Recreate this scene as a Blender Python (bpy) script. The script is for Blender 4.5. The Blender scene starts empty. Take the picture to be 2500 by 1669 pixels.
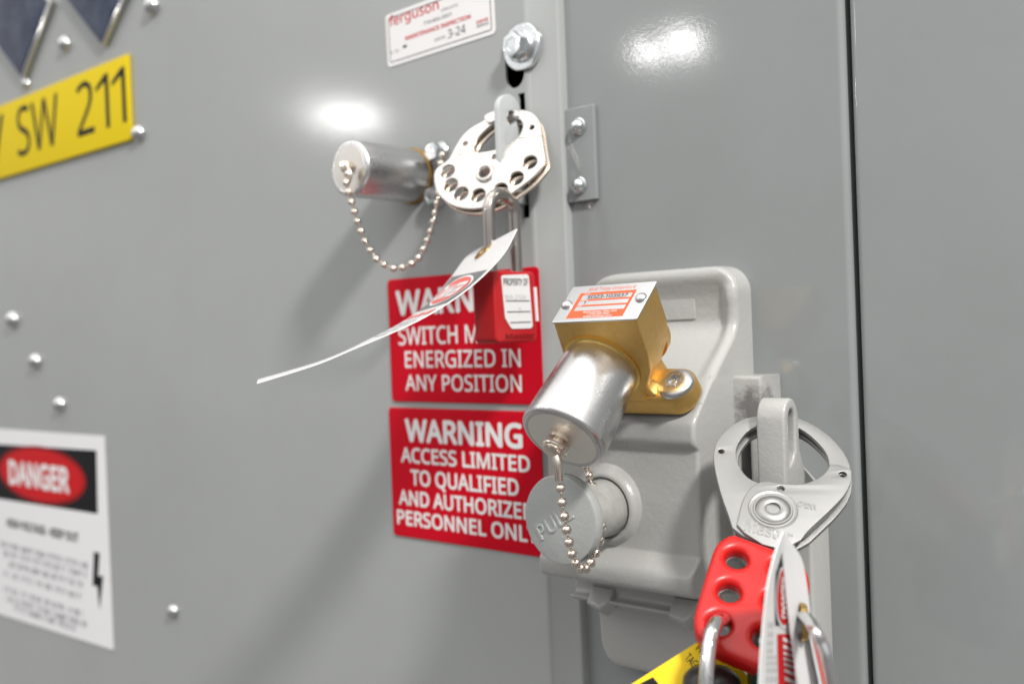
import bpy, bmesh, math, random
from mathutils import Vector, Matrix, noise
random.seed(7)
SC = bpy.context.scene
COL = SC.collection

# ------------------------------------------------------------------ camera
# world: X = along the cabinet front, Z = up, -Y = out of the cabinet towards the room (called w below)
D = 0.50
TH, ROLL, PITCH = math.radians(40.46), math.radians(-2.23), math.radians(-0.72)
FPX, CX, CY = 35 / 36 * 2500, 1250.0, 834.5
FWD = Vector((-math.sin(TH) * math.cos(PITCH), math.cos(TH) * math.cos(PITCH), math.sin(PITCH)))
_r = FWD.cross(Vector((0, 0, 1))).normalized()
_u = _r.cross(FWD)
RIGHT = math.cos(ROLL) * _r + math.sin(ROLL) * _u
UP = math.cos(ROLL) * _u - math.sin(ROLL) * _r
CAM = Vector((0, -D, 0))
cd = bpy.data.cameras.new('camera')
cam = bpy.data.objects.new('camera', cd)
COL.objects.link(cam)
cam.matrix_world = Matrix((
    (RIGHT.x, UP.x, -FWD.x, CAM.x), (RIGHT.y, UP.y, -FWD.y, CAM.y),
    (RIGHT.z, UP.z, -FWD.z, CAM.z), (0, 0, 0, 1)))
cd.lens, cd.sensor_width, cd.sensor_fit = 35, 36, 'HORIZONTAL'
cd.clip_start, cd.clip_end = 0.02, 50
cd.dof.use_dof = True
cd.dof.focus_distance = 0.494
cd.dof.aperture_fstop = 6.0
SC.camera = cam
SC.render.resolution_x, SC.render.resolution_y = 1024, 683
SC.view_settings.view_transform = 'Standard'
SC.view_settings.look = 'None'
SC.view_settings.gamma = 1
SC.view_settings.exposure = 0.28
SC.view_settings.use_curve_mapping = False
SC.cycles.use_denoising = True
SC.cycles.max_bounces = 8
SC.cycles.caustics_reflective = False
SC.cycles.caustics_refractive = False
SC.cycles.sample_clamp_indirect = 6

# ------------------------------------------------------------------ room light
W = bpy.data.worlds.new('World')
SC.world = W
W.use_nodes = True
wn, wl = W.node_tree.nodes, W.node_tree.links
bg = wn['Background']
tc = wn.new('ShaderNodeTexCoord')
sep = wn.new('ShaderNodeSeparateXYZ')
wl.new(tc.outputs['Generated'], sep.inputs[0])
mp = wn.new('ShaderNodeMapRange')
mp.inputs['From Min'].default_value = -1
mp.inputs['From Max'].default_value = 1
wl.new(sep.outputs['Z'], mp.inputs['Value'])
rmp = wn.new('ShaderNodeValToRGB')
wl.new(mp.outputs[0], rmp.inputs[0])
cr = rmp.color_ramp
cr.elements[0].position = 0.0
cr.elements[0].color = (0.30, 0.29, 0.28, 1)
cr.elements[1].position = 1.0
cr.elements[1].color = (2.3, 2.26, 2.2, 1)
for pos, c in ((0.38, (0.36, 0.35, 0.345)), (0.50, (0.52, 0.52, 0.52)), (0.64, (0.75, 0.75, 0.75)), (0.78, (1.65, 1.62, 1.58))):
    e = cr.elements.new(pos)
    e.color = (*c, 1)
nz = wn.new('ShaderNodeTexNoise')
nz.inputs['Scale'].default_value = 2.3
nz.inputs['Detail'].default_value = 2
wl.new(tc.outputs['Generated'], nz.inputs['Vector'])
nr = wn.new('ShaderNodeMapRange')
nr.inputs['From Min'].default_value = 0.35
nr.inputs['From Max'].default_value = 0.65
nr.inputs['To Min'].default_value = 0.45
nr.inputs['To Max'].default_value = 1.35
wl.new(nz.outputs[0], nr.inputs['Value'])
mx = wn.new('ShaderNodeMixRGB')
mx.blend_type = 'MULTIPLY'
mx.inputs[0].default_value = 1
wl.new(rmp.outputs[0], mx.inputs[1])
wl.new(nr.outputs[0], mx.inputs[2])
wl.new(mx.outputs[0], bg.inputs['Color'])
bg.inputs['Strength'].default_value = 0.78


def area(name, loc, target, size, size_y, power, col=(1, 1, 1)):
    l = bpy.data.lights.new(name, 'AREA')
    l.shape = 'RECTANGLE'
    l.size, l.size_y, l.energy, l.color = size, size_y, power, col
    o = bpy.data.objects.new(name, l)
    COL.objects.link(o)
    o.location = loc
    d = (Vector(target) - Vector(loc)).normalized()
    o.rotation_euler = d.to_track_quat('-Z', 'Y').to_euler()
    return o


area('key_lamp', (0.98, -0.72, 1.27), (-0.42, 0, 0.0), 0.20, 0.20, 33, (1.0, 0.97, 0.93))


# ------------------------------------------------------------------ coordinates
S = 2500 / 2349


def ray(x, y):
    return FWD + RIGHT * ((x - CX) / FPX) - UP * ((y - CY) / FPX)


def P(x, y, w=0.0):
    d = ray(x, y)
    return CAM + d * ((D - w) / d.y)


def PD(x, y, w=0.0):
    return P(x * S, y * S, w)


def PZ(x, y, z):
    return CAM + ray(x, y) * z


def hit(x, y, p0, n):
    d = ray(x, y)
    return CAM + d * ((p0 - CAM).dot(n) / d.dot(n))


def frame(o, ex, ey):
    ez = ex.cross(ey)
    return Matrix(((ex.x, ey.x, ez.x, o.x), (ex.y, ey.y, ez.y, o.y), (ex.z, ey.z, ez.z, o.z), (0, 0, 0, 1)))


def wallframe(w=0.0):
    return frame(Vector((0, -w, 0)), Vector((1, 0, 0)), Vector((0, 0, 1)))


def tilt_normal(tilt, yaw):
    a, b = math.radians(tilt), math.radians(yaw)
    return Vector((math.sin(b) * math.cos(a), -math.cos(b) * math.cos(a), math.sin(a)))


def nframe(p0, n, roll=0.0):
    ex = Vector((0, 0, 1)).cross(n).normalized()
    ey = n.cross(ex)
    if roll:
        c, s = math.cos(roll), math.sin(roll)
        ex, ey = ex * c + ey * s, ey * c - ex * s
    return frame(p0, ex, ey)


# ------------------------------------------------------------------ materials
def mat(name, col, rough=0.5, metal=0.0, coat=0.0, bump=None, vary=None, spec=0.5, aniso=0.0, wear=None, scratch=None):
    m = bpy.data.materials.new(name)
    m.use_nodes = True
    n, l = m.node_tree.nodes, m.node_tree.links
    b = n['Principled BSDF']
    b.inputs['Base Color'].default_value = (*col, 1)
    b.inputs['Roughness'].default_value = rough
    b.inputs['Metallic'].default_value = metal
    b.inputs['Coat Weight'].default_value = coat
    b.inputs['Coat Roughness'].default_value = 0.08
    b.inputs['Specular IOR Level'].default_value = spec
    b.inputs['Anisotropic'].default_value = aniso
    t = n.new('ShaderNodeTexCoord')
    vec = t.outputs['Object']
    hgt = None
    if bump:
        normal = None
        for sc, st in bump:
            q = n.new('ShaderNodeTexNoise')
            q.inputs['Scale'].default_value = sc
            q.inputs['Detail'].default_value = 3
            l.new(vec, q.inputs['Vector'])
            bp = n.new('ShaderNodeBump')
            bp.inputs['Strength'].default_value = st
            bp.inputs['Distance'].default_value = 0.001
            l.new(q.outputs[0], bp.inputs['Height'])
            if normal is not None:
                l.new(normal, bp.inputs['Normal'])
            normal = bp.outputs[0]
        l.new(normal, b.inputs['Normal'])
    colsock = None
    if vary:
        sc, amt, col2 = vary
        q = n.new('ShaderNodeTexNoise')
        q.inputs['Scale'].default_value = sc
        q.inputs['Detail'].default_value = 6
        q.inputs['Roughness'].default_value = 0.65
        l.new(vec, q.inputs['Vector'])
        r = n.new('ShaderNodeMapRange')
        r.inputs['From Min'].default_value = 0.42
        r.inputs['From Max'].default_value = 0.72
        r.inputs['To Max'].default_value = amt
        l.new(q.outputs[0], r.inputs['Value'])
        k = n.new('ShaderNodeMixRGB')
        l.new(r.outputs[0], k.inputs[0])
        k.inputs[1].default_value = (*col, 1)
        k.inputs[2].default_value = (*col2, 1)
        colsock = k.outputs[0]
        r2 = n.new('ShaderNodeMapRange')
        r2.inputs['From Min'].default_value = 0.3
        r2.inputs['From Max'].default_value = 0.7
        r2.inputs['To Min'].default_value = rough * 0.82
        r2.inputs['To Max'].default_value = min(1, rough * 1.25)
        l.new(q.outputs[0], r2.inputs['Value'])
        l.new(r2.outputs[0], b.inputs['Roughness'])
    for (pos, rad, scale, th, dark) in (wear or []):
        # a local patch of rubbed off paint: noise threshold within a soft ball
        d = n.new('ShaderNodeVectorMath')
        d.operation = 'DISTANCE'
        l.new(vec, d.inputs[0])
        d.inputs[1].default_value = pos
        f = n.new('ShaderNodeMapRange')
        f.inputs['From Min'].default_value = rad
        f.inputs['From Max'].default_value = rad * 0.2
        l.new(d.outputs['Value'], f.inputs['Value'])
        q = n.new('ShaderNodeTexNoise')
        q.inputs['Scale'].default_value = scale
        q.inputs['Detail'].default_value = 5
        q.inputs['Roughness'].default_value = 0.7
        l.new(vec, q.inputs['Vector'])
        a = n.new('ShaderNodeMath')
        a.operation = 'MULTIPLY'
        l.new(f.outputs[0], a.inputs[0])
        l.new(q.outputs[0], a.inputs[1])
        g = n.new('ShaderNodeMapRange')
        g.inputs['From Min'].default_value = th
        g.inputs['From Max'].default_value = th + 0.22
        l.new(a.outputs[0], g.inputs['Value'])
        k = n.new('ShaderNodeMixRGB')
        l.new(g.outputs[0], k.inputs[0])
        if colsock is not None:
            l.new(colsock, k.inputs[1])
        else:
            k.inputs[1].default_value = (*col, 1)
        k.inputs[2].default_value = (*dark, 1)
        colsock = k.outputs[0]
    if colsock is not None:
        l.new(colsock, b.inputs['Base Color'])
    return m


M = {}
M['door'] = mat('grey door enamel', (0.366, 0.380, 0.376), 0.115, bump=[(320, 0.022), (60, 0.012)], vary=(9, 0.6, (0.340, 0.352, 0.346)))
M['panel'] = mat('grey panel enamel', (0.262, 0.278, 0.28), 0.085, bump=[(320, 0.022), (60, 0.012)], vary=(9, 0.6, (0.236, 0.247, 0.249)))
M['cast'] = mat('light grey painted casting', (0.405, 0.405, 0.392), 0.23, bump=[(260, 0.22), (700, 0.12), (45, 0.15)],
                vary=(25, 0.25, (0.38, 0.378, 0.355)),
                wear=[((-0.249, -0.006, -0.047), 0.026, 110, 0.27, (0.17, 0.165, 0.16)),
                      ((-0.2630, -0.030, -0.0300), 0.006, 900, 0.46, (0.03, 0.03, 0.03)),
                      ((-0.262, -0.044, -0.042), 0.006, 900, 0.50, (0.10, 0.10, 0.09)),
                      ((-0.318, -0.010, -0.196), 0.016, 420, 0.46, (0.72, 0.66, 0.52))])
M['knob'] = mat('pale grey knob paint', (0.385, 0.40, 0.388), 0.18, bump=[(220, 0.25), (600, 0.1)], vary=(30, 0.4, (0.345, 0.36, 0.345)))
M['stem'] = mat('chipped stem paint', (0.42, 0.42, 0.40), 0.3, bump=[(200, 0.35)], vary=(70, 0.5, (0.20, 0.195, 0.185)))
M['black'] = mat('black interior shade', (0.004, 0.004, 0.004), 0.9, spec=0.05)
M['zinc'] = mat('zinc plated steel', (0.72, 0.75, 0.76), 0.2, 1.0, bump=[(500, 0.1)], vary=(180, 0.4, (0.55, 0.57, 0.58)))
M['rivet'] = mat('bright rivet', (0.62, 0.63, 0.63), 0.2, 1.0)
M['alu'] = mat('brushed aluminium cap', (0.68, 0.675, 0.675), 0.27, 1.0, bump=[(2500, 0.05)], vary=(35, 0.08, (0.62, 0.62, 0.625)))
M['aluface'] = mat('aluminium cap face', (0.62, 0.59, 0.55), 0.33, 1.0)
M['litcapface'] = mat('floor lit cap face', (0.94, 0.90, 0.84), 0.34, 1.0, bump=[(1200, 0.06)], vary=(60, 0.3, (0.84, 0.80, 0.74)))  # lighter copy of the cap face, bright floor reflection put into its colour
M['darkbrass'] = mat('tarnished brass', (0.34, 0.21, 0.07), 0.35, 1.0)
M['brass'] = mat('cast brass', (0.76, 0.485, 0.155), 0.42, 0.92, bump=[(2600, 0.28), (250, 0.08)], vary=(140, 0.5, (0.62, 0.38, 0.11)))
M['brassface'] = mat('machined brass', (0.85, 0.58, 0.17), 0.36, 1.0, bump=[(1500, 0.06)], vary=(110, 0.35, (0.58, 0.35, 0.09)))
M['nickel'] = mat('nickel bead', (0.80, 0.71, 0.62), 0.18, 1.0)
M['steel'] = mat('polished steel', (0.50, 0.46, 0.43), 0.14, 1.0, vary=(120, 0.3, (0.42, 0.39, 0.36)))
M['chrome'] = mat('chrome', (0.80, 0.80, 0.80), 0.06, 1.0)
M['hasp'] = mat('nickel plated hasp', (0.68, 0.655, 0.625), 0.36, 1.0, bump=[(700, 0.04)], vary=(60, 0.25, (0.53, 0.51, 0.485)))
M['haspedge'] = mat('hasp back plate', (0.62, 0.54, 0.46), 0.25, 1.0, vary=(90, 0.4, (0.40, 0.33, 0.27)))
M['jaw'] = mat('satin zinc jaw', (0.36, 0.36, 0.352), 0.44, 0.9, bump=[(2600, 0.12)], vary=(60, 0.3, (0.31, 0.31, 0.302)))
M['vinyl'] = mat('red vinyl', (0.52, 0.009, 0.008), 0.30, bump=[(90, 0.04), (1500, 0.04)], vary=(40, 0.3, (0.62, 0.015, 0.014)))
M['lockred'] = mat('red thermoplastic', (0.50, 0.010, 0.014), 0.38, bump=[(1500, 0.05)])
M['lockedge'] = mat('dark red moulded lettering', (0.20, 0.004, 0.006), 0.5)
M['signred'] = mat('red sign laminate', (0.56, 0.003, 0.016), 0.5, bump=[(1200, 0.03)], spec=0.1)
M['white'] = mat('white print', (0.80, 0.79, 0.79), 0.45)
M['tagwhite'] = mat('white tag card', (0.88, 0.88, 0.88), 0.35, bump=[(300, 0.02)])
M['signwhite'] = mat('white sign sheet', (0.84, 0.835, 0.85), 0.4)
M['ink'] = mat('black ink', (0.010, 0.010, 0.012), 0.5, spec=0.12)
M['greyink'] = mat('grey ink', (0.16, 0.16, 0.17), 0.5)
M['paleink'] = mat('pencil', (0.50, 0.49, 0.49), 0.6)
M['textgrey'] = mat('small grey print', (0.38, 0.37, 0.39), 0.5)
M['redink'] = mat('red ink', (0.56, 0.008, 0.012), 0.5, spec=0.15)
M['tagred'] = mat('coral tag ink', (0.70, 0.12, 0.10), 0.45)
M['yellow'] = mat('yellow engraved plastic', (0.76, 0.57, 0.004), 0.5, spec=0.15)
M['yellowtag'] = mat('yellow tag card', (0.78, 0.54, 0.006), 0.4, spec=0.25)
M['orange'] = mat('orange print', (0.72, 0.10, 0.028), 0.5)
M['plate'] = mat('satin aluminium plate', (0.66, 0.663, 0.67), 0.34, 1.0, bump=[(1500, 0.06)])
M['stainless'] = mat('stainless screw', (0.66, 0.65, 0.64), 0.34, 1.0, bump=[(600, 0.05)])
M['navyreflect'] = mat('painted dark blue reflection', (0.014, 0.024, 0.060), 0.12, vary=(40, 0.9, (0.06, 0.08, 0.13)))  # mirror emblem: the room's dark blue reflection is put into the face colour
M['rim'] = mat('bright rim', (0.62, 0.62, 0.62), 0.22, 1.0)
M['rubber'] = mat('black rubber', (0.012, 0.010, 0.010), 0.28)
M['teal'] = mat('dark teal body', (0.006, 0.045, 0.05), 0.35)
M['tab'] = mat('grey painted tab', (0.50, 0.52, 0.52), 0.3, bump=[(500, 0.06)])
M['grommet'] = mat('brass grommet', (0.66, 0.42, 0.14), 0.22, 1.0, vary=(300, 0.6, (0.36, 0.20, 0.05)))


_tn, _tl = M['tagwhite'].node_tree.nodes, M['tagwhite'].node_tree.links
_tr = _tn.new('ShaderNodeBsdfTranslucent')
_tr.inputs[0].default_value = (0.85, 0.85, 0.85, 1)
_mx = _tn.new('ShaderNodeMixShader')
_mx.inputs[0].default_value = 0.22
_tl.new(_tn['Principled BSDF'].outputs[0], _mx.inputs[1])
_tl.new(_tr.outputs[0], _mx.inputs[2])
_tl.new(_mx.outputs[0], _tn['Material Output'].inputs[0])

# ------------------------------------------------------------------ object helpers
def link(o, parent=None):
    COL.objects.link(o)
    if parent is not None:
        o.parent = parent
        o.matrix_parent_inverse = parent.matrix_world.inverted() if parent.matrix_world else Matrix()
    return o


def mesh_obj(name, verts, faces, m, parent=None, smooth=True, sharp=40):
    me = bpy.data.meshes.new(name)
    me.from_pydata([tuple(v) for v in verts], [], faces)
    return finish(name, me, m, parent, smooth, sharp)


def finish(name, me, m, parent=None, smooth=True, sharp=40):
    bm = bmesh.new()
    bm.from_mesh(me)
    bmesh.ops.remove_doubles(bm, verts=bm.verts, dist=1e-7)
    bmesh.ops.recalc_face_normals(bm, faces=bm.faces)
    lim = math.radians(sharp)
    for e in bm.edges:
        if len(e.link_faces) == 2:
            e.smooth = e.calc_face_angle(0) < lim
    for f in bm.faces:
        f.smooth = smooth
    bm.to_mesh(me)
    bm.free()
    me.materials.clear()
    me.materials.append(m)
    o = bpy.data.objects.new(name, me)
    return link(o, parent)


def tag(o, label, cat, group=None):
    o['label'], o['category'] = label, cat
    if group:
        o['group'] = group
    return o


def thing(name, loc, label, cat, group=None):
    o = bpy.data.objects.new(name, None)
    o.empty_display_size = 0.01
    COL.objects.link(o)
    o.matrix_world = Matrix.Translation(Vector(loc))
    return tag(o, label, cat, group)


def circ(x, y, r, n=40, ry=None):
    ry = ry or r
    return [(x + r * math.cos(2 * math.pi * i / n), y + ry * math.sin(2 * math.pi * i / n)) for i in range(n)]


def rrect(x0, y0, x1, y1, r, n=6):
    pts = []
    for cx, cy, a in ((x1 - r, y1 - r, 0), (x0 + r, y1 - r, 90), (x0 + r, y0 + r, 180), (x1 - r, y0 + r, 270)):
        for i in range(n + 1):
            t = math.radians(a + 90 * i / n)
            pts.append((cx + r * math.cos(t), cy + r * math.sin(t)))
    return pts


def smooth_closed(pts, it=2):
    for _ in range(it):
        q = []
        for i in range(len(pts)):
            a, b = pts[i], pts[(i + 1) % len(pts)]
            q.append((a[0] * .75 + b[0] * .25, a[1] * .75 + b[1] * .25))
            q.append((a[0] * .25 + b[0] * .75, a[1] * .25 + b[1] * .75))
        pts = q
    return pts


def curve_to_mesh(cu):
    o = bpy.data.objects.new('tmp', cu)
    COL.objects.link(o)
    dg = bpy.context.evaluated_depsgraph_get()
    me = bpy.data.meshes.new_from_object(o.evaluated_get(dg))
    bpy.data.objects.remove(o)
    bpy.data.curves.remove(cu)
    return me


def plate(name, outline, holes, thick, Mx, m, parent=None, bevel=0.0, z=0.0, res=3, sharp=35):
    """flat plate with holes; its front surface lies at local z, body behind it"""
    cu = bpy.data.curves.new('tmp', 'CURVE')
    cu.dimensions = '2D'
    cu.fill_mode = 'BOTH'
    cu.extrude = max(thick / 2 - bevel, 1e-5)
    cu.bevel_depth = bevel
    cu.bevel_resolution = res
    cu.offset = -bevel
    for loop in [outline] + list(holes):
        sp = cu.splines.new('POLY')
        sp.points.add(len(loop) - 1)
        for p, q in zip(sp.points, loop):
            p.co = (q[0], q[1], 0, 1)
        sp.use_cyclic_u = True
    me = curve_to_mesh(cu)
    me.transform(Mx @ Matrix.Translation((0, 0, z - thick / 2)))
    return finish(name, me, m, parent, True, sharp)


def lathe(name, prof, Mx, m, parent=None, seg=56, sharp=35, a0=0.0, caps=(True, True)):
    verts, faces = [], []
    for r, h in prof:
        for i in range(seg):
            a = 2 * math.pi * i / seg + a0
            verts.append(Mx @ Vector((r * math.cos(a), r * math.sin(a), h)))
    k = len(prof)
    for j in range(k - 1):
        for i in range(seg):
            i2 = (i + 1) % seg
            faces.append((j * seg + i, j * seg + i2, (j + 1) * seg + i2, (j + 1) * seg + i))
    if caps[0]:
        faces.append(tuple(range(seg)))
    if caps[1]:
        faces.append(tuple((k - 1) * seg + i for i in range(seg)))
    return mesh_obj(name, verts, faces, m, parent, True, sharp)


def spline_pts(pts, n=8):
    out = []
    P_ = [Vector(p) for p in pts]
    for i in range(len(P_) - 1):
        p0 = P_[max(i - 1, 0)]
        p1, p2 = P_[i], P_[i + 1]
        p3 = P_[min(i + 2, len(P_) - 1)]
        for k in range(n):
            t = k / n
            out.append(0.5 * ((2 * p1) + (p2 - p0) * t + (2 * p0 - 5 * p1 + 4 * p2 - p3) * t * t + (3 * p1 - p0 - 3 * p2 + p3) * t ** 3))
    out.append(P_[-1])
    return out


def tube_geo(path, r, seg=20):
    verts, faces = [], []
    n = None
    for i, p in enumerate(path):
        t = (path[min(i + 1, len(path) - 1)] - path[max(i - 1, 0)]).normalized()
        if n is None:
            n = t.orthogonal().normalized()
        n = (n - t * n.dot(t)).normalized()
        b = t.cross(n)
        for k in range(seg):
            a = 2 * math.pi * k / seg
            verts.append(p + (n * math.cos(a) + b * math.sin(a)) * r)
    for i in range(len(path) - 1):
        for k in range(seg):
            k2 = (k + 1) % seg
            faces.append((i * seg + k, i * seg + k2, (i + 1) * seg + k2, (i + 1) * seg + k))
    faces.append(tuple(range(seg)))
    faces.append(tuple((len(path) - 1) * seg + k for k in range(seg)))
    return verts, faces


def tube(name, path, r, m, parent=None, seg=20):
    v, f = tube_geo(path, r, seg)
    return mesh_obj(name, v, f, m, parent, True, 50)


def box(name, Mx, x0, x1, y0, y1, z0, z1, m, parent=None, bevel=0.0):
    return plate(name, [(x0, y0), (x1, y0), (x1, y1), (x0, y1)], [], z1 - z0, Mx, m, parent, bevel, z1)


import os
try:
    FONT = bpy.data.fonts.load(os.path.join(bpy.utils.resource_path('LOCAL'), 'datafiles', 'fonts', 'NotoSansHebrew-Regular.woff2'))
except Exception:
    FONT = None                                   # Blender's own built-in letters


def new_text(s):
    cu = bpy.data.curves.new('tmp', 'FONT')
    if FONT is not None:
        cu.font = FONT
    cu.body = s
    return cu


_h = curve_to_mesh(new_text('H'))
CAP = max(v.co.y for v in _h.vertices)


def text_geo(s, x0, y0, w, h, bold=0.0, shear=0.0, mirror_fit=None):
    """letters fitted to a box (cap height measured on the string's own capitals)"""
    cu = new_text(s)
    bold = max(bold, 0) * CAP / 0.729
    cu.resolution_u = 4
    cu.shear = shear
    me = curve_to_mesh(cu)
    v0 = [v.co.copy() for v in me.vertices]
    f0 = [tuple(p.vertices) for p in me.polygons]
    bpy.data.meshes.remove(me)
    xa, xb = min(v.x for v in v0), max(v.x for v in v0)
    sh = [(0, 0)]
    if bold > 0:
        sh += [(math.cos(math.radians(t)), math.sin(math.radians(t))) for t in range(0, 360, 45)]
    vs, fs = [], []
    cap = CAP + 2 * bold
    for i, (dx, dy) in enumerate(sh):
        o = len(vs)
        vs += [Vector((x0 + (v.x + dx * bold - xa + bold) / (xb - xa + 2 * bold) * w, y0 + (v.y + dy * bold + bold) / cap * h, i * 0.000003)) for v in v0]
        fs += [tuple(k + o for k in f) for f in f0]
    return vs, fs


def rect_geo(x0, y0, x1, y1):
    return [Vector((x0, y0, 0)), Vector((x1, y0, 0)), Vector((x1, y1, 0)), Vector((x0, y1, 0))], [(0, 1, 2, 3)]


def poly_geo(pts):
    return [Vector((x, y, 0)) for x, y in pts], [tuple(range(len(pts)))]


def ring_geo(cx, cy, rx, ry, t, n=56):
    vs, fs = [], []
    for i in range(n):
        a = 2 * math.pi * i / n
        vs += [Vector((cx + rx * math.cos(a), cy + ry * math.sin(a), 0)), Vector((cx + (rx - t) * math.cos(a), cy + (ry - t) * math.sin(a), 0))]
    for i in range(n):
        j = (i + 1) % n
        fs.append((2 * i, 2 * j, 2 * j + 1, 2 * i + 1))
    return vs, fs


def oval_geo(cx, cy, rx, ry, n=56):
    vs = [Vector((cx, cy, 0))] + [Vector((cx + rx * math.cos(2 * math.pi * i / n), cy + ry * math.sin(2 * math.pi * i / n), 0)) for i in range(n)]
    return vs, [(0, 1 + i, 1 + (i + 1) % n) for i in range(n)]


def frame_geo(x0, y0, x1, y1, t, r):
    a, b = rrect(x0, y0, x1, y1, r), rrect(x0 + t, y0 + t, x1 - t, y1 - t, max(r - t, 1e-4))
    n = len(a)
    vs = [Vector((*p, 0)) for p in a] + [Vector((*p, 0)) for p in b]
    return vs, [(i, (i + 1) % n, n + (i + 1) % n, n + i) for i in range(n)]


def prints(name, geos, fn, m, parent):
    """ink sheets: several flat outlines as one mesh, placed by fn(x, y) -> point"""
    verts, faces = [], []
    for vs, fs in geos:
        o = len(verts)
        verts += [fn(v.x, v.y, v.z) for v in vs]
        faces += [tuple(i + o for i in f) for f in fs]
    me = bpy.data.meshes.new(name)
    me.from_pydata([tuple(v) for v in verts], [], faces)
    me.materials.append(m)
    o = bpy.data.objects.new(name, me)
    return link(o, parent)


def placer(Mx, z=0.0):
    return lambda x, y, dz=0: Mx @ Vector((x, y, z + dz))


# ------------------------------------------------------------------ the cabinet
WF = wallframe()
PW = -0.012                                  # plane of the fixed panels beside the door
DE = -0.4025                                 # right hand edge of the door
cab = thing('switchgear_cabinet', (-0.4, 0, 0), 'grey painted steel cabinet front whose door and panels carry everything else', 'cabinet')
bolt_p = PD(1180, 150)
slot_t = [(bolt_p.x + 0.0 + 0.0078 * math.cos(t), PD(1190, 170).z + 0.0085 * math.sin(t)) for t in [math.radians(180 + 15 * i) for i in range(13)]]
slot_top = PD(1185, 105)
slot_loop = slot_t + [(bolt_p.x + 0.0078, slot_top.z + 0.006), (bolt_p.x - 0.0078, slot_top.z + 0.006)]
a, b = PD(1188, 216), PD(1207, 300)
vb = PD(1205, 500).z
tab_hole = [(a.x, vb), (b.x, vb), (b.x, a.z), (a.x, a.z)]
door = plate('door', [(-2.6, -1.2), (DE - 0.004, -1.2), (DE - 0.004, 1.2), (-2.6, 1.2)], [slot_loop, tab_hole], 0.002, WF, M['door'], cab)
# rolled edge and slanting return of the door
prof = [(DE - 0.004, 0.0)]
for i in range(1, 7):
    t = math.radians(60 * i / 6)
    prof.append((DE - 0.004 + 0.004 * math.sin(t), -0.004 + 0.004 * math.cos(t)))
prof += [(DE + 0.0190, -0.0046), (DE + 0.0198, -0.0050), (DE + 0.0203, -0.0062), (DE + 0.0203, -0.0122)]
vs, fs = [], []
for (u, w) in prof:
    vs += [Vector((u, -w, -1.2)), Vector((u, -w, 1.2))]
for i in range(len(prof) - 1):
    fs.append((2 * i, 2 * i + 1, 2 * i + 3, 2 * i + 2))
mesh_obj('door_edge', vs, fs, M['door'], door, True, 60)

SEAM0, SEAM1 = PD(1943, 300, PW).x, PD(1955, 300, PW).x


def panel(u0, u1, roundl, roundr):
    pr = []
    r = 0.0035
    if roundl:
        for i in range(7):
            t = math.radians(90 - 15 * i)
            pr.append((u0 + r - r * math.sin(t), PW - r + r * math.cos(t)))
        pr.insert(0, (u0, -0.04))
        pr.append((u0 + r + 0.0012, PW))
    else:
        pr.append((u0, PW))
    if roundr:
        pr.append((u1 - r - 0.0012, PW))
        for i in range(7):
            t = math.radians(15 * i)
            pr.append((u1 - r + r * math.sin(t), PW - r + r * math.cos(t)))
        pr.append((u1, -0.04))
    else:
        pr.append((u1, PW))
    vs, fs = [], []
    for (u, w) in pr:
        vs += [Vector((u, -w, -1.2)), Vector((u, -w, 1.2))]
    for i in range(len(pr) - 1):
        fs.append((2 * i, 2 * i + 1, 2 * i + 3, 2 * i + 2))
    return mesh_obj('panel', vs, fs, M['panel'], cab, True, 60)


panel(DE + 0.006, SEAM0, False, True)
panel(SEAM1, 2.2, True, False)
bk = box('interior_shade_sheet', WF, -2.6, 2.2, -1.2, 1.2, -0.062, -0.060, M['black'])  # near-black sheet behind the gaps, shade inside the cabinet put into its colour
bk['kind'] = 'structure'


def dome(name, c, r, h, m, parent, n=Vector((0, -1, 0)), flange=0.0):
    pr = []
    if flange:
        pr += [(r + flange, 0), (r + flange, 0.0008), (r, 0.0012)]
    pr += [(r * math.cos(math.radians(t)), (0.0012 if flange else 0.0) + h * math.sin(math.radians(t))) for t in range(0, 90, 10)]
    pr.append((r * 0.03, (0.0012 if flange else 0.0) + h))
    return lathe(name, pr, nframe(c, n), m, parent, 28)


for x, y, r in ((376, 16, .0066), (163, 108, .0062), (67, 205, .0045), (343, 326, .0060), (36, 780, .0072), (91, 881, .0066), (150, 986, .0062), (426, 1490, .0048)):
    r *= 1.4
    dome('rivet', P(x, y), r, r * 1.0, M['rivet'], door)


def merged(name, objs):
    """several shapes of one piece, as one mesh"""
    bm = bmesh.new()
    for o in objs:
        bm.from_mesh(o.data)
    o = objs[0]
    bm.to_mesh(o.data)
    bm.free()
    for q in objs[1:]:
        bpy.data.objects.remove(q)
    o.name = name
    return o


def hexbolt(name, c, rad, m, parent, washer=0.0, rot=0.0, hh=1.0):
    Mx = nframe(c, Vector((0, -1, 0)))
    h0 = 0.0
    parts = []
    if washer:
        parts.append(lathe('washer', [(washer, -0.001), (washer, 0.0022), (washer * 0.96, 0.0028), (washer * 0.5, 0.0028)], Mx, m, parent, 56))
        h0 = 0.0028
    parts.append(lathe('flange', [(rad * 1.20, h0), (rad * 1.20, h0 + 0.0012), (rad * 1.05, h0 + 0.0026), (rad * 1.03, h0 + 0.0030)], Mx, m, parent, 48))
    parts.append(lathe('hex_head', [(rad, h0 + 0.002), (rad, h0 + 0.0075 * hh), (rad * 0.92, h0 + 0.0092 * hh), (rad * 0.55, h0 + 0.0094 * hh), (rad * 0.5, h0 + 0.0090 * hh)], Mx, m, parent, 6, 20, rot))
    return merged(name, parts)


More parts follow.
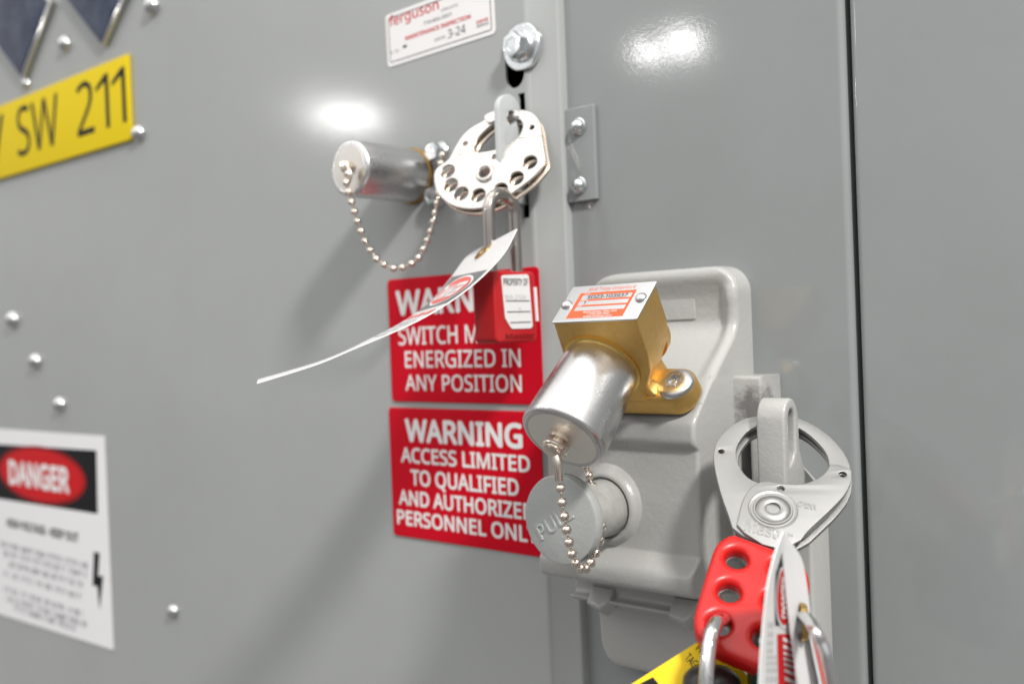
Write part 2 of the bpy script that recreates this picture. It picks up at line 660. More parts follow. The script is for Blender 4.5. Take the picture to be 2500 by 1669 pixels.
q = PD(1187, 105, 0.006)
hexbolt('bolt', Vector((q.x, 0, q.z)), 0.0086, M['zinc'], door, 0.0150, 0.35)
for x, y in ((996, 348), (992, 450)):
    q = PD(x, y, 0.006)
    hexbolt('bolt', Vector((q.x, 0, q.z)), 0.0066, M['zinc'], door, 0.0, 0.2)

# flat bracket held by two bolts beside the door edge
bp = PD(1345, 352, PW)
br = thing('angle_bracket', bp, 'small grey steel bracket with two bolts beside the door edge', 'bracket')
a, b = PD(1316, 466, PW), PD(1368, 240, PW)
plate('bracket_plate', rrect(a.x - 0.012, a.z, b.x, b.z, 0.001), [], 0.0035, wallframe(PW + 0.0037), M['panel'], br, 0.0006)
for x, y in ((1328, 291), (1330, 426)):
    dome('bolt', PD(x, y, PW + .0037), 0.0048, 0.0046, M['zinc'], br, Vector((0, -1, 0)), 0.0008)


# ------------------------------------------------------------------ signs on the door
def line_box(px, left, top, bottom, right, sym=None):
    ox, oy, sc = px
    f = lambda x, y: P(ox + x / sc, oy + y / sc)
    lb, lt = f(left, bottom), f(left, top)
    u1 = (2 * sym - lb.x) if sym is not None else f(right, bottom).x
    return lb.x, lb.z, u1 - lb.x, lt.z - lb.z


def red_sign(corners, lines, label, px):
    us = [P(*c) for c in corners]
    u0, u1 = (us[0].x + us[3].x) / 2, (us[1].x + us[2].x) / 2
    v1, v0 = (us[0].z + us[1].z) / 2, (us[2].z + us[3].z) / 2
    s = thing('warning_sign', ((u0 + u1) / 2, 0, (v0 + v1) / 2), label, 'sign', 'red warning signs on the door')
    plate('sign_board', rrect(u0, v0, u1, v1, 0.003), [], 0.0012, wallframe(0.0013), M['signred'], s, 0.0003)
    geos = []
    for (txt, left, top, bottom, right, bold) in lines:
        x, y, w, h = line_box(px, left, top, bottom, right, None if right else (u0 + u1) / 2)
        geos.append(text_geo(txt, x, y, w, h, bold))
    prints('lettering', geos, placer(wallframe(0.0015)), M['white'], s)
    return s


red_sign([(948, 683.3), (1320.4, 650), (1325, 985), (961, 981.3)],
         [('WARNING', 180, 305, 572, 0, .035), ('SWITCH MAY BE', 205, 695, 880, 0, .015),
          ('ENERGIZED IN', 275, 945, 1120, 1505, .015), ('ANY POSITION', 280, 1195, 1362, 1515, .015)],
         'red warning sign reading switch may be energized, partly behind the padlock', (930, 640, 4.356))
red_sign([(952.5, 995), (1325, 1003), (1330, 1360), (963, 1303.6)],
         [('WARNING', 250, 160, 380, 1370, .04), ('ACCESS LIMITED', 208, 432, 575, 1440, .03),
          ('TO QUALIFIED', 302, 645, 795, 1332, .03), ('AND AUTHORIZED', 188, 835, 978, 0, .03),
          ('PERSONNEL ONLY', 172, 1025, 1165, 0, .03)],
         'red warning sign reading access limited, the lower of the two red signs', (930, 980, 3.92))

# yellow engraved nameplate
z6 = (0, 0, 3.356)
yu1, yv1, yv0 = -0.8932, 0.2775, 0.1960
ys = thing('name_plate', (-1.1, 0, 0.237), 'yellow engraved plate reading SW 211 in black', 'sign')
plate('plate_board', [(-1.45, yv0), (yu1, yv0), (yu1, yv1), (-1.45, yv1)], [], 0.004, wallframe(0.0045), M['yellow'], ys, 0.0006)
x, y, w, h = line_box(z6, 150, 905, 1300, 1052)
x += P(45, 387, .0047).x - P(45, 387).x
w += P(312, 310, .0047).x - P(312, 310).x - (P(45, 387, .0047).x - P(45, 387).x)
def one(xr):
    t = w * 0.030
    return [poly_geo([(xr - t, y), (xr, y), (xr, y + h), (xr - t, y + h)]), poly_geo([(xr - t, y + h), (xr - t, y + h * .86), (xr - t * 3.6, y + h * .72), (xr - t * 3.6, y + h * .81)])]


geos = [text_geo('SW', x, y, w * .415, h, 0), text_geo('2', x + w * .585, y, w * .150, h, 0), text_geo('HV', x - 0.148, y, 0.115, h, 0)] + one(x + w * .865) + one(x + w)
prints('lettering', geos, placer(wallframe(0.0047)), M['ink'], ys)

# white danger sign
z7 = (0, 700, 1.6186)
pz = lambda x, y, w=0: P(x / 1.6186, 700 + y / 1.6186, w)
ds = thing('danger_sign', (-1.11, 0, -0.2), 'white danger sign with black band, red oval and lightning bolt', 'sign')
dc = [P(-60, 1042), P(256, 1064), P(278, 1584.7), P(-60, 1478)]
plate('sign_sheet', [(c.x, c.z) for c in reversed(dc)], [], 0.0008, wallframe(0.0010), M['signwhite'], ds)
q = [pz(-60, 617), pz(385, 645), pz(390, 895), pz(-60, 826)]
wf2 = placer(wallframe(0.0012))
prints('black_band', [poly_geo([(c.x, c.z) for c in reversed(q)])], wf2, M['ink'], ds)
oc, ol, ot = pz(162, 742), pz(2, 738), pz(160, 628)
orx, ory = oc.x - ol.x, ot.z - oc.z
prints('danger_oval', [oval_geo(oc.x, oc.z, orx, ory)], placer(wallframe(0.0014)), M['redink'], ds)
prints('oval_ring', [ring_geo(oc.x, oc.z, orx * .97, ory * .97, 0.002)], placer(wallframe(0.0015)), M['ink'], ds)
x, y, w, h = line_box(z7, 42, 682, 778, 278)
x2, y2, w2, h2 = line_box(z7, 32, 912, 945, 312)
prints('danger_lettering', [text_geo('DANGER', x, y, w, h, .05)], placer(wallframe(0.0015)), M['white'], ds)
g = [text_geo('HIGH VOLTAGE - KEEP OUT', x2, y2, w2, h2, .04)]
prints('heading', g, wf2, M['ink'], ds)
g = []
rnd = random.Random(3)
for row, (ya, xa, xb) in enumerate(((1003, 5, 350), (1040, 20, 345), (1083, 40, 330), (1120, 20, 320), (1180, 20, 330), (1217, 30, 345), (1254, 60, 300))):
    xx = xa
    while xx < xb:
        ln = rnd.uniform(18, 55)
        e = min(xx + ln, xb)
        yy = ya + (xx - xa) * 0.13
        p1, p2 = pz(xx, yy + 24), pz(e, yy + (e - xx) * 0.13)
        v_ = pz(xa, ya + 22).z
        n_ = max(2, int((p2.x - p1.x) / 0.0062))
        for k in range(n_):                        # letters too small to read
            ua = p1.x + (p2.x - p1.x) * k / n_
            wd = (p2.x - p1.x) / n_
            g.append(rect_geo(ua, v_, ua + wd * rnd.uniform(.2, .4), v_ + 0.0072 * rnd.choice((.7, 1, 1))))
            g.append(rect_geo(ua + wd * .4, v_ + rnd.choice((0, .0028, .0058)), ua + wd * .8, v_ + 0.0072))
        xx = e + 9
prints('small_print', g, wf2, M['textgrey'], ds)
bolt = [(375, 1045), (398, 1050), (392, 1140), (412, 1140), (398, 1275), (388, 1180), (370, 1178)]
prints('lightning_bolt', [poly_geo([(pz(*c).x, pz(*c).z) for c in reversed(bolt)])], wf2, M['ink'], ds)

# inspection sticker
z4 = (900, 0, 3.915)
fs_ = thing('inspection_sticker', (-0.48, 0, 0.22), 'white inspection sticker with red lettering and a thin dark border', 'sticker')
fu0, fu1, fv0, fv1 = -0.5310, -0.4265, 0.1940, 0.2320
FM = frame(Vector((0, 0, 0)), Vector((1, 0, 0.018)).normalized(), Vector((-0.018, 0, 1)).normalized())
off = lambda w: Matrix.Translation((0, -w, 0.009)) @ FM
plate('sticker_sheet', rrect(fu0, fv0, fu1, fv1, 0.003), [], 0.0004, off(0.0005), M['white'], fs_)
prints('border', [frame_geo(fu0 + .0028, fv0 + .0028, fu1 - .0028, fv1 - .0028, 0.0006, 0.0018)], placer(off(0.0006)), M['ink'], fs_)


def fb(left, top, bottom, right):
    x, y, w, h = line_box(z4, left, top, bottom, right)
    iv = off(0).inverted()
    q = iv @ Vector((x, 0, y))
    return q.x, q.y, w, h


prints('red_lettering', [text_geo('ferguson', *fb(205, 165, 262, 682), .01), text_geo('MAINTENANCE INSPECTION', *fb(358, 352, 392, 990), .03),
                         text_geo('24HR', *fb(1035, 205, 235, 1150), .03)], placer(off(0.0006)), M['redink'], fs_)
prints('dark_lettering', [text_geo('electric', *fb(700, 85, 118, 868), 0), text_geo('716-852-2021', *fb(530, 215, 246, 800), .02),
                          text_geo('DATE', *fb(640, 372, 400, 740), .01), text_geo('SERVICE', *fb(1040, 245, 272, 1155), .02)],
       placer(off(0.0006)), M['greyink'], fs_)
prints('handwriting', [text_geo('3-24', *fb(765, 290, 370, 935), .0), text_geo('V', *fb(215, 500, 525, 240), 0), rect_geo(*(lambda t: (t[0], t[1], t[0] + t[2], t[1] + t[3]))(fb(335, 440, 465, 370))),
                       text_geo('CL', *fb(262, 480, 508, 300), -.01)], placer(off(0.0006)), M['ink'], fs_)

# diamond emblems with bright bevelled rims
for (tip, rv, lv, label) in (((67, 197), (72, -190), (-105, -140), 'dark diamond shaped emblem at the top left corner, with a broad bright rim'),
                             ((264, 116), (64, -140), (-104, -136), 'dark diamond shaped emblem above the right end of the yellow plate')):
    t_ = P(*tip)
    r_ = P(tip[0] + rv[0], tip[1] + rv[1])
    l_ = P(tip[0] + lv[0], tip[1] + lv[1])
    tp = r_ + l_ - t_
    pts = [(t_.x, t_.z), (r_.x, r_.z), (tp.x, tp.z), (l_.x, l_.z)]
    c = Vector((sum(p[0] for p in pts) / 4, sum(p[1] for p in pts) / 4))
    em = thing('emblem', (c.x, 0, c.y), label, 'emblem', 'diamond emblems')
    o1 = plate('emblem_rim', pts, [], 0.0065, wallframe(0.0068), M['rim'], em, 0.0026, res=1)
    inner = [(c.x + (p[0] - c.x) * .94, c.y + (p[1] - c.y) * .94) for p in pts]
    plate('emblem_face', inner, [], 0.0012, wallframe(0.0078), M['navyreflect'], em, 0.0003)


# ------------------------------------------------------------------ latch tab through its slot
lt_ = PD(1185, 230, 0.022)
tb = thing('latch_tab', lt_, 'grey painted steel tab with rounded top poking through the door slot', 'latch')
ta, tb_ = PD(1160, 300, 0.022), PD(1190, 300, 0.022)
top = PD(1170, 216, 0.022).z
# a strip in a plane square to the door: w runs out of the slot
tu = PD(1195, 300, .001).x
TM = frame(Vector((tu, 0, 0)), Vector((0, 1, 0)), Vector((0, 0, 1)))   # local x runs into the door, y up, z to the right
two = 0.001
for k in range(120):                                                    # how far out its edge shows in the photo
    d_ = Vector((tu, -two, .12)) - CAM
    if CX + FPX * d_.dot(RIGHT) / d_.dot(FWD) <= 1221:
        break
    two += 0.0004
tr = two / 2
tzt = PD(1170, 216, tr).z
tzb = PD(1195, 470, 0).z
prof = [(-two, tzb + .004), (-two + .004, tzb), (0.004, tzb)] + [(-tr + (tr) * math.cos(math.radians(t)), tzt - tr + tr * math.sin(math.radians(t))) for t in range(0, 181, 10)]
plate('tab_strip', prof, [circ(-tr + .0015, tzt - tr * 1.35, tr * 0.42)], 0.0042, TM, M['tab'], tb, 0.0005)


# ------------------------------------------------------------------ bead chains
def bead_geo(c, r, seg=16, rings=10):
    vs, fs = [], []
    for i in range(rings + 1):
        a = math.pi * i / rings
        for k in range(seg):
            b = 2 * math.pi * k / seg
            vs.append(c + Vector((r * math.sin(a) * math.cos(b), r * math.sin(a) * math.sin(b), r * math.cos(a))))
    for i in range(rings):
        for k in range(seg):
            k2 = (k + 1) % seg
            fs.append((i * seg + k, i * seg + k2, (i + 1) * seg + k2, (i + 1) * seg + k))
    return vs, fs


def chain(pts, r, parent):
    verts, faces = [], []

    def add(g):
        o = len(verts)
        verts.extend(g[0])
        faces.extend(tuple(i + o for i in f) for f in g[1])
    for p in pts:
        add(bead_geo(p, r))
    add(tube_geo(pts, r * 0.22, 8))
    return mesh_obj('bead_chain', verts, faces, M['nickel'], parent, True, 60)


def stud(c, Mx, s, parent):
    """collar, washer and pin in the middle of a cap's face; Mx local z points out"""
    o = lathe('stud', [(0.0052 * s, 0.0), (0.0052 * s, 0.0012 * s), (0.0030 * s, 0.0014 * s), (0.0030 * s, 0.0050 * s), (0.0052 * s, 0.0052 * s), (0.0054 * s, 0.0062 * s),
                       (0.0050 * s, 0.0072 * s), (0.0042 * s, 0.0076 * s), (0.0042 * s, 0.0088 * s), (0.0036 * s, 0.0096 * s), (0.0006, 0.0098 * s)], Mx, M['nickel'], parent, 32)
    return o


def cap_profile(R, L, taper=1.0):
    e = R * 0.13
    pr = [(R * taper * .985, 0.0), (R * taper, L * 0.05), (R * (taper + 2) / 3, L * .6), (R, L - e)]
    for t in range(15, 91, 15):
        pr.append((R - e + e * math.cos(math.radians(t)), L - e + e * math.sin(math.radians(t))))
    pr += [(R * 0.80, L - R * 0.010)]
    return pr


# barrel cap on the door
bc = PD(949, 405)
kl = thing('key_barrel', bc, 'silver barrel cap with hanging bead chain, standing straight out of the door', 'lock barrel')
BL, BR = 0.060, 0.0190
Mb = nframe(bc, Vector((0, -1, 0)))
lathe('base_ring', [(BR * 1.06, 0.0), (BR * 1.06, 0.0025), (BR * 1.02, 0.0032), (BR * .9, 0.0032)], Mb, M['darkbrass'], kl, 64)
Mb2 = Mb @ Matrix.Translation((0, 0, 0.003))
lathe('cap', cap_profile(BR, BL - .003), Mb2, M['alu'], kl, 72)
Mf = Mb @ Matrix.Translation((0, 0, BL - 0.0006))
lathe('cap_face', [(BR * 0.84, 0), (BR * 0.80, 0.0007), (BR * 0.02, 0.0007)], Mf, M['aluface'], kl, 64)
Ms = Mb @ Matrix.Translation((0, 0.000, BL))
stud(None, Ms @ Matrix.Translation((-.001, .001, 0)) @ Matrix.Diagonal((1, 1, .7, 1)), 0.75, kl)
pts = [(440, 660), (428, 725), (440, 790), (465, 860), (487, 930), (508, 1000), (533, 1070), (562, 1140), (598, 1208), (643, 1268), (700, 1310), (765, 1337), (830, 1330), (895, 1303), (945, 1262), (980, 1200), (1008, 1138), (1030, 1073), (1047, 1005), (1062, 940), (1075, 872), (1088, 800), (1098, 725), (1105, 655), (1108, 585), (1118, 525)]
cp = []
for i, (x, y) in enumerate(pts):
    t = i / (len(pts) - 1)
    cp.append(P(700 + x / 2.936, 200 + y / 2.936, 0.0665 - 0.056 * min(1, t * 1.15) if i > 1 else 0.0665))
chain(cp, 0.00250, kl)
hk = [P(700 + x / 2.936, 200 + y / 2.936, 0.066) for x, y in ((436, 600), (452, 640), (458, 680), (444, 712), (425, 690), (424, 650), (434, 615))]
tube('chain_link', spline_pts(hk, 5), 0.0012, M['nickel'], kl, 10)

# ------------------------------------------------------------------ hasp hanging from the latch tab
hn = tilt_normal(25, 20)
hp0 = PD(1113, 398, 0.028)
HM = nframe(hp0, hn)
HI = HM.inverted()


def hl(x, y):
    q = HI @ hit(1050 + x / 5.227, 240 + y / 5.227, hp0, hn)
    return (q.x, q.y)


hs = thing('lockout_hasp', hp0, 'pale nickel lockout hasp with a curved row of holes hanging from the door tab', 'lockout hasp')
outl = [(230, 790), (270, 720), (320, 620), (400, 490), (500, 390), (600, 330), (690, 285), (700, 235), (790, 185), (890, 165), (1010, 150), (1140, 148), (1210, 150), (1280, 170), (1350, 220), (1395, 300), (1415, 400), (1425, 480), (1450, 640), (1470, 760), (1465, 810), (1420, 880), (1310, 1010), (1150, 1130), (1000, 1240), (870, 1320), (750, 1370), (600, 1405), (480, 1410), (350, 1390), (250, 1350), (180, 1300), (100, 1220), (60, 1120), (48, 1000), (60, 920), (130, 850)]
inn = [(590, 700), (562, 660), (555, 590), (590, 520), (650, 450), (750, 360), (890, 268), (1020, 245), (1150, 265), (1185, 330), (1175, 400), (1130, 490), (1050, 560), (900, 640), (750, 675)]
ho = smooth_closed([hl(*p) for p in outl], 1)
hin = smooth_closed([hl(*p) for p in inn], 1)
holes = [(222, 930), (262, 1105), (395, 1215), (612, 1235), (895, 1165), (1098, 1018), (1270, 815)]
rad = 0.0050
hh = [circ(*hl(*p), rad) for p in holes]
sm = [circ(*hl(*p), 0.0018, 20) for p in ((447, 578), (1297, 370), (817, 745))]
rc = hl(703, 960)
rvh = [circ(rc[0], rc[1], 0.0034, 24)]
jaw_o = plate('front_plate', ho, [hin] + hh + sm + rvh, 0.0022, HM, M['hasp'], hs, 0.0005)
HB = HM @ Matrix.Translation((0.0022, -0.0022, 0))
plate('back_plate', ho, [hin] + hh + [circ(rc[0] - .0022, rc[1] + .0022, 0.0036, 24)], 0.0022, HB, M['haspedge'], hs, 0.0006, -0.0038)
seam = lambda a, b: (a, b)
# raised seams where the jaws meet the body
for (p, q) in (((320, 735), (560, 680)), ((1130, 515), (1430, 478))):
    p, q = Vector((*hl(*p), 0.0)), Vector((*hl(*q), 0.0))
    tube('seam', [HM @ p, HM @ ((p + q) / 2), HM @ q], 0.00022, M['haspedge'], hs, 6)
# upper jaw tip, a second layer
tipo = smooth_closed([hl(*p) for p in ((700, 285), (698, 238), (790, 188), (900, 165), (1010, 152), (1130, 150), (1140, 255), (1020, 245), (890, 268), (760, 345))], 1)
plate('jaw_tip', tipo, [], 0.0026, HM, M['hasp'], hs, 0.0006, 0.0016)
rc = hl(703, 960)
lathe('rivet_ring', [(0.0066, 0), (0.0066, 0.0010), (0.0058, 0.0020), (0.0046, 0.0022), (0.0038, 0.0016), (0.0034, 0.0004), (0.0034, -0.0062)], HM @ Matrix.Translation((rc[0], rc[1], 0)), M['hasp'], hs, 40, caps=(False, False))

# ------------------------------------------------------------------ red padlock through the hasp, its label turned to the right
# face plane at u = pu; the body runs outward (w) from pw0 to pw1
pw1 = 0.056
pu = P(1208, 735, pw1).x
pul = P(1155, 735, pw1).x
pw0 = None
for k in range(200):
    w_ = pw1 - k * 0.0004
    from_px = CAM
    d_ = Vector((pu, -w_, P(1308, 735, w_).z)) - CAM
    xs = CX + FPX * d_.dot(RIGHT) / d_.dot(FWD)
    if xs >= 1309:
        pw0 = w_
        break
pw0 = pw0 if pw0 is not None else 0.01
pv1, pv0 = P(1208, 660, pw1).z, P(1208, 838, pw1).z
pd = thing('padlock', (pu - 0.01, -(pw0 + pw1) / 2, pv0), 'red padlock with a white property label hanging from the pale hasp', 'padlock')
LM = frame(Vector((pu, 0, 0)), Vector((0, 1, 0)), Vector((0, 0, 1)))      # local x = into the wall, y = v, z = +u (out of the label face)
plate('body', rrect(-pw1, pv0, -pw0, pv1, 0.0035), [], pu - pul, LM, M['lockred'], pd, 0.0016)


def lx(x, y):
    """zoomed photo position on the label face -> local"""
    p = hit(930 + x / 4.356, 640 + y / 4.356, Vector((pu, 0, 0)), Vector((1, 0, 0)))
    return (p.y, p.z)


lab = [lx(*p) for p in ((1273, 160), (1290, 138), (1545, 128), (1563, 150), (1606, 675), (1588, 702), (1392, 708), (1374, 696), (1312, 590))]
plate('label', list(reversed(lab)), [], 0.0006, LM, M['white'], pd, 0.0, 0.0007)
LP = placer(LM, 0.0009)
a, b = lx(1295, 245), lx(1550, 175)
prints('label_lettering', [text_geo('PROPERTY OF', a[0], a[1], b[0] - a[0], lx(1300, 172)[1] - a[1], .012)], LP, M['ink'], pd)
g = []
for (y, xa, xb) in ((418, 1318, 1568), (535, 1330, 1578), (648, 1365, 1585)):
    a, b = lx(xa, y), lx(xb, y)
    g.append(rect_geo(a[0], a[1], b[0], a[1] + 0.0007))
prints('label_rules', g, LP, M['greyink'], pd)
a, b = lx(1310, 395), lx(1530, 335)
prints('label_pencil', [text_geo('WA 2104', a[0], a[1], b[0] - a[0], lx(1310, 345)[1] - a[1], -.012), text_geo('7', lx(1455, 565)[0], lx(1455, 565)[1], 0.0022, 0.0045, -.015)], LP, M['paleink'], pd)
a, b = lx(1325, 820), lx(1630, 760)
prints('moulded_lettering', [text_geo('Master', a[0], a[1], b[0] - a[0], lx(1325, 760)[1] - a[1], .03)], placer(LM, 0.0003), M['lockedge'], pd)
a, b = lx(1622, 265), lx(1670, 625)
ws = [lx(1620, 265), lx(1648, 265), lx(1672, 625), lx(1645, 625)]
plate('white_strip', list(reversed(ws)), [], 0.0006, LM, M['white'], pd, 0.0, 0.0006)
# shackle: outer leg in front, inner leg towards the door
sr = 0.0038
su = (pu + pul) / 2
lo, li = pw1 - 0.0075, pw0 + 0.0075
yt = hit(1203, 455, Vector((su, 0, 0)), Vector((1, 0, 0))).z - sr
hw = (lo - li) / 2
path = [Vector((su, -lo, pv1 - 0.004)), Vector((su, -lo, (pv1 + yt) / 2))]
for t in range(0, 181, 12):
    path.append(Vector((su, -(li + hw + hw * math.cos(math.radians(t))), yt - hw + hw * math.sin(math.radians(t)))))
path += [Vector((su, -li, (pv1 + yt) / 2)), Vector((su, -li, pv1 - 0.004))]
tube('shackle', path, sr, M['steel'], pd, 24)


# ------------------------------------------------------------------ tags made of curled card
def sheet(name, rowsA, rowsB, m, parent, thick=0.0005, n=10, across=10, bow=0.0, hole=None):
    """rowsA / rowsB: the two long edges as point lists; returns object and a mapping (s across, t along) -> point"""
    A, B = spline_pts(rowsA, n), spline_pts(rowsB, n)
    k = len(A)

    def f(s, t, off=0.0):
        x = min(max(t, 0), 1) * (k - 1)
        i = min(int(x), k - 2)
        fr = x - i
        pa, pb = A[i].lerp(A[i + 1], fr), B[i].lerp(B[i + 1], fr)
        ta, tb2 = (A[i + 1] - A[i]), (B[i + 1] - B[i])
        nr = (pb - pa).cross(ta + tb2).normalized()
        return pa.lerp(pb, s) + nr * (off + bow * math.sin(math.pi * s))
    verts, faces = [], []
    for sgn in (1, -1):
        for i in range(k):
            for j in range(across + 1):
                verts.append(f(j / across, i / (k - 1), sgn * thick / 2))
    base = k * (across + 1)
    idx = lambda i, j: i * (across + 1) + j
    for i in range(k - 1):
        for j in range(across):
            q = (idx(i, j), idx(i, j + 1), idx(i + 1, j + 1), idx(i + 1, j))
            faces.append(q)
            faces.append(tuple(base + z for z in reversed(q)))
    for i in range(k - 1):
        for j in (0, across):
            faces.append((idx(i, j), idx(i + 1, j), base + idx(i + 1, j), base + idx(i, j)))
    for j in range(across):
        for i in (0, k - 1):
            faces.append((idx(i, j), idx(i, j + 1), base + idx(i, j + 1), base + idx(i, j)))
    o = mesh_obj(name, verts, faces, m, parent, True, 50)
    return o, f


def dense(vs_fs, maxlen):
    """subdivide flat ink so that it follows a curved sheet"""
    vs, fs = vs_fs
    bm = bmesh.new()
    bv = [bm.verts.new(v) for v in vs]
    for f in fs:
        try:
            bm.faces.new([bv[i] for i in f])
        except ValueError:
            pass
    bmesh.ops.triangulate(bm, faces=bm.faces)
    for _ in range(4):
        es = [e for e in bm.edges if e.calc_length() > maxlen]
        if not es:
            break
        bmesh.ops.subdivide_edges(bm, edges=es, cuts=1, use_grid_fill=False)
        bmesh.ops.triangulate(bm, faces=bm.faces)
    bm.verts.index_update()
    out = ([v.co.copy() for v in bm.verts], [tuple(v.index for v in f.verts) for f in bm.faces])
    bm.free()
    return out


def grommet(c, n, r, parent):
    Mx = nframe(c, n)
    return lathe('grommet', [(r * 0.55, -0.0012), (r, -0.0012), (r, -0.0008), (r, 0.0008), (r * 0.9, 0.0014), (r * 0.7, 0.0014), (r * 0.55, 0.0008), (r * 0.55, -0.0012)], Mx, M['grommet'], parent, 36, caps=(False, False))


z5 = lambda x, y, z: PZ(600 + x / 2.936, 530 + y / 2.936, z)
tg = thing('danger_tag', z5(1720, 250, .6), 'white danger tag curling far out to the left from the red padlock', 'tag', 'danger tags')
Bk = [(1945, 85, .566), (1865, 240, .556), (1750, 375, .548), (1600, 510, .540), (1430, 630, .533), (1230, 745, .526), (1000, 850, .520), (760, 950, .514), (500, 1058, .508), (80, 1190, .500)]
Fk = [(1640, 245, .634), (1570, 300, .628), (1475, 430, .620), (1345, 585, .612), (1205, 700, .604), (1050, 795, .597), (880, 880, .590), (700, 968, .584), (480, 1052, .578), (88, 1166, .570)]
o, tf = sheet('card', [z5(*p) for p in Fk], [z5(*p) for p in Bk], M['tagwhite'], tg, 0.0006, 6, 10)
TW, TL = 0.076, 0.146
tp = lambda off: (lambda x, y, dz=0: tf(x, y, off + dz))
# which side faces the camera
side = 1 if (tf(.5, .3, .001) - CAM).length < (tf(.5, .3, -.001) - CAM).length else -1
off1, off2, off3 = side * 0.0005, side * 0.0007, side * 0.0009
prints('black_band', [dense(rect_geo(0.04, 0.225, 0.96, 0.43), .06)], tp(off1), M['greyink'], tg)
prints('oval_edge', [dense(oval_geo(.5, .325, .42, .088), .06)], tp(off2), M['white'], tg)
prints('danger_oval', [dense(oval_geo(.5, .325, .39, .078), .06)], tp(off3), M['tagred'], tg)
vs, fs = text_geo('DANGER', .19, 0, .62, .09, .05)
prints('danger_lettering', [dense(([Vector((v.x, .37 - v.y, v.z)) for v in vs], fs), .06)], tp(side * .0011), M['white'], tg)
g = []
for t_, a_, b_ in ((.465, .12, .86),):
    for k in range(3):
        x0 = .1 + k * .3
        g.append(dense(rect_geo(x0, t_, x0 + .2, t_ + .035), .06))
prints('red_lettering', g, tp(off1), M['tagred'], tg)
g = [dense(rect_geo(.15 + .11 * k, r_, .15 + .11 * k + .085, r_ + .014), .05) for r_ in (.53, .56, .60, .64) for k in range(6)]
prints('small_print', g, tp(off1), M['textgrey'], tg)
gc = tf(.42, .085)
gn = (tf(.6, .09) - tf(.3, .09)).cross(tf(.5, .14) - tf(.5, .03)).normalized()
grommet(gc, gn, 0.0066, tg)
# clipped corner of small print along the far edge
prints('edge_print', [dense(rect_geo(.2, .93, .8, .97), .05)], tp(-off1), M['redink'], tg)

# ------------------------------------------------------------------ the painted operator casting
cs = thing('operator_housing', (-0.312, 0.012, -0.09), 'light grey painted cast housing with sloping shelf, bolted beside the door', 'switch operator')
raw = [(.0310, -.0120), (.0312, -.003), (.0302, .0014), (.0278, .0030), (.0245, .0031), (.0200, .0016), (.0150, .0000), (.0100, -.0008), (.0060, -.0011), (-.0010, -.0008), (-.0065, .0022), (-.0110, .0065), (-.0170, .0140),
       (-.0250, .0245), (-.0350, .0365), (-.0440, .0455), (-.0480, .0493), (-.0500, .0512), (-.0525, .0525), (-.0560, .0530), (-.0610, .0530), (-.0640, .0518), (-.0660, .0500), (-.0685, .0494), (-.0800, .0498), (-.1000, .0505), (-.1180, .0512), (-.1220, .0520), (-.1255, .0560), (-.1285, .0600), (-.1320, .0615), (-.1370, .0612), (-.1400, .0595), (-.1412, .0555), (-.1420, .0440), (-.1445, .0330), (-.1490, .0285), (-.1565, .0280), (-.1578, .0335), (-.1590, .0338), (-.1608, .0310), (-.1640, .0225), (-.1690, .0120), (-.1730, .0075), (-.1780, .0052), (-.1860, .0045), (-.1950, .0035),
       (-.2030, .0025), (-.2070, .0010), (-.2090, -.0020), (-.2095, -.0120)]
rows = spline_pts([Vector((w, v, 0)) for v, w in raw], 4)
CL, CR = -0.3610, -0.2610
NS = 84
vs, fs = [], []


def sst(a, b, x):
    t = min(max((x - a) / (b - a), 0), 1)
    return t * t * (3 - 2 * t)


for p in rows:
    w, v = p.x, p.y
    cr_ = 0.015
    ul, ur = CL, CR
    if v > 0.031 - cr_:
        dv = min(v - (0.031 - cr_), cr_)
        ur -= cr_ - math.sqrt(max(cr_ ** 2 - dv ** 2, 0))
        ul += (cr_ - math.sqrt(max(cr_ ** 2 - dv ** 2, 0))) * 1.3
    if v < -0.2095 + cr_:
        dv = min(-0.2095 + cr_ - v, cr_)
        k_ = cr_ - math.sqrt(max(cr_ ** 2 - dv ** 2, 0))
        ur -= k_
        ul += k_
    rimr = sst(-.040, -.010, v)                    # raised side rim, upper part only
    row = [(ul - .0015, PW)]
    for j in range(NS + 1):
        s = j / NS
        s = 0.5 - 0.5 * math.cos(math.pi * s) if True else s
        u = ul + (ur - ul) * s
        d = min(u - ul, ur - u)
        er = 0.0042 if v > -.03 else 0.0024
        drop = er - math.sqrt(max(er ** 2 - max(er - d, 0) ** 2, 0))
        ww = w - drop
        # side rim of the upright back, standing proud of the recessed middle
        if v < 0.026:
            ww += (1 - sst(.012, .025, v)) * rimr * 0.0042 * (1 - sst(.0045, .0115, d)) * (1 if v > -.03 else sst(-.045, -.03, v))
        row.append((u, max(ww, PW)))
    row.append((ur + .0015, PW))
    for (u, ww) in row:
        vs.append(Vector((u, -ww, v)))
nc = NS + 3
for i in range(len(rows) - 1):
    for j in range(nc - 1):
        fs.append((i * nc + j, i * nc + j + 1, (i + 1) * nc + j + 1, (i + 1) * nc + j))
mesh_obj('body', vs, fs, M['cast'], cs, True, 70)
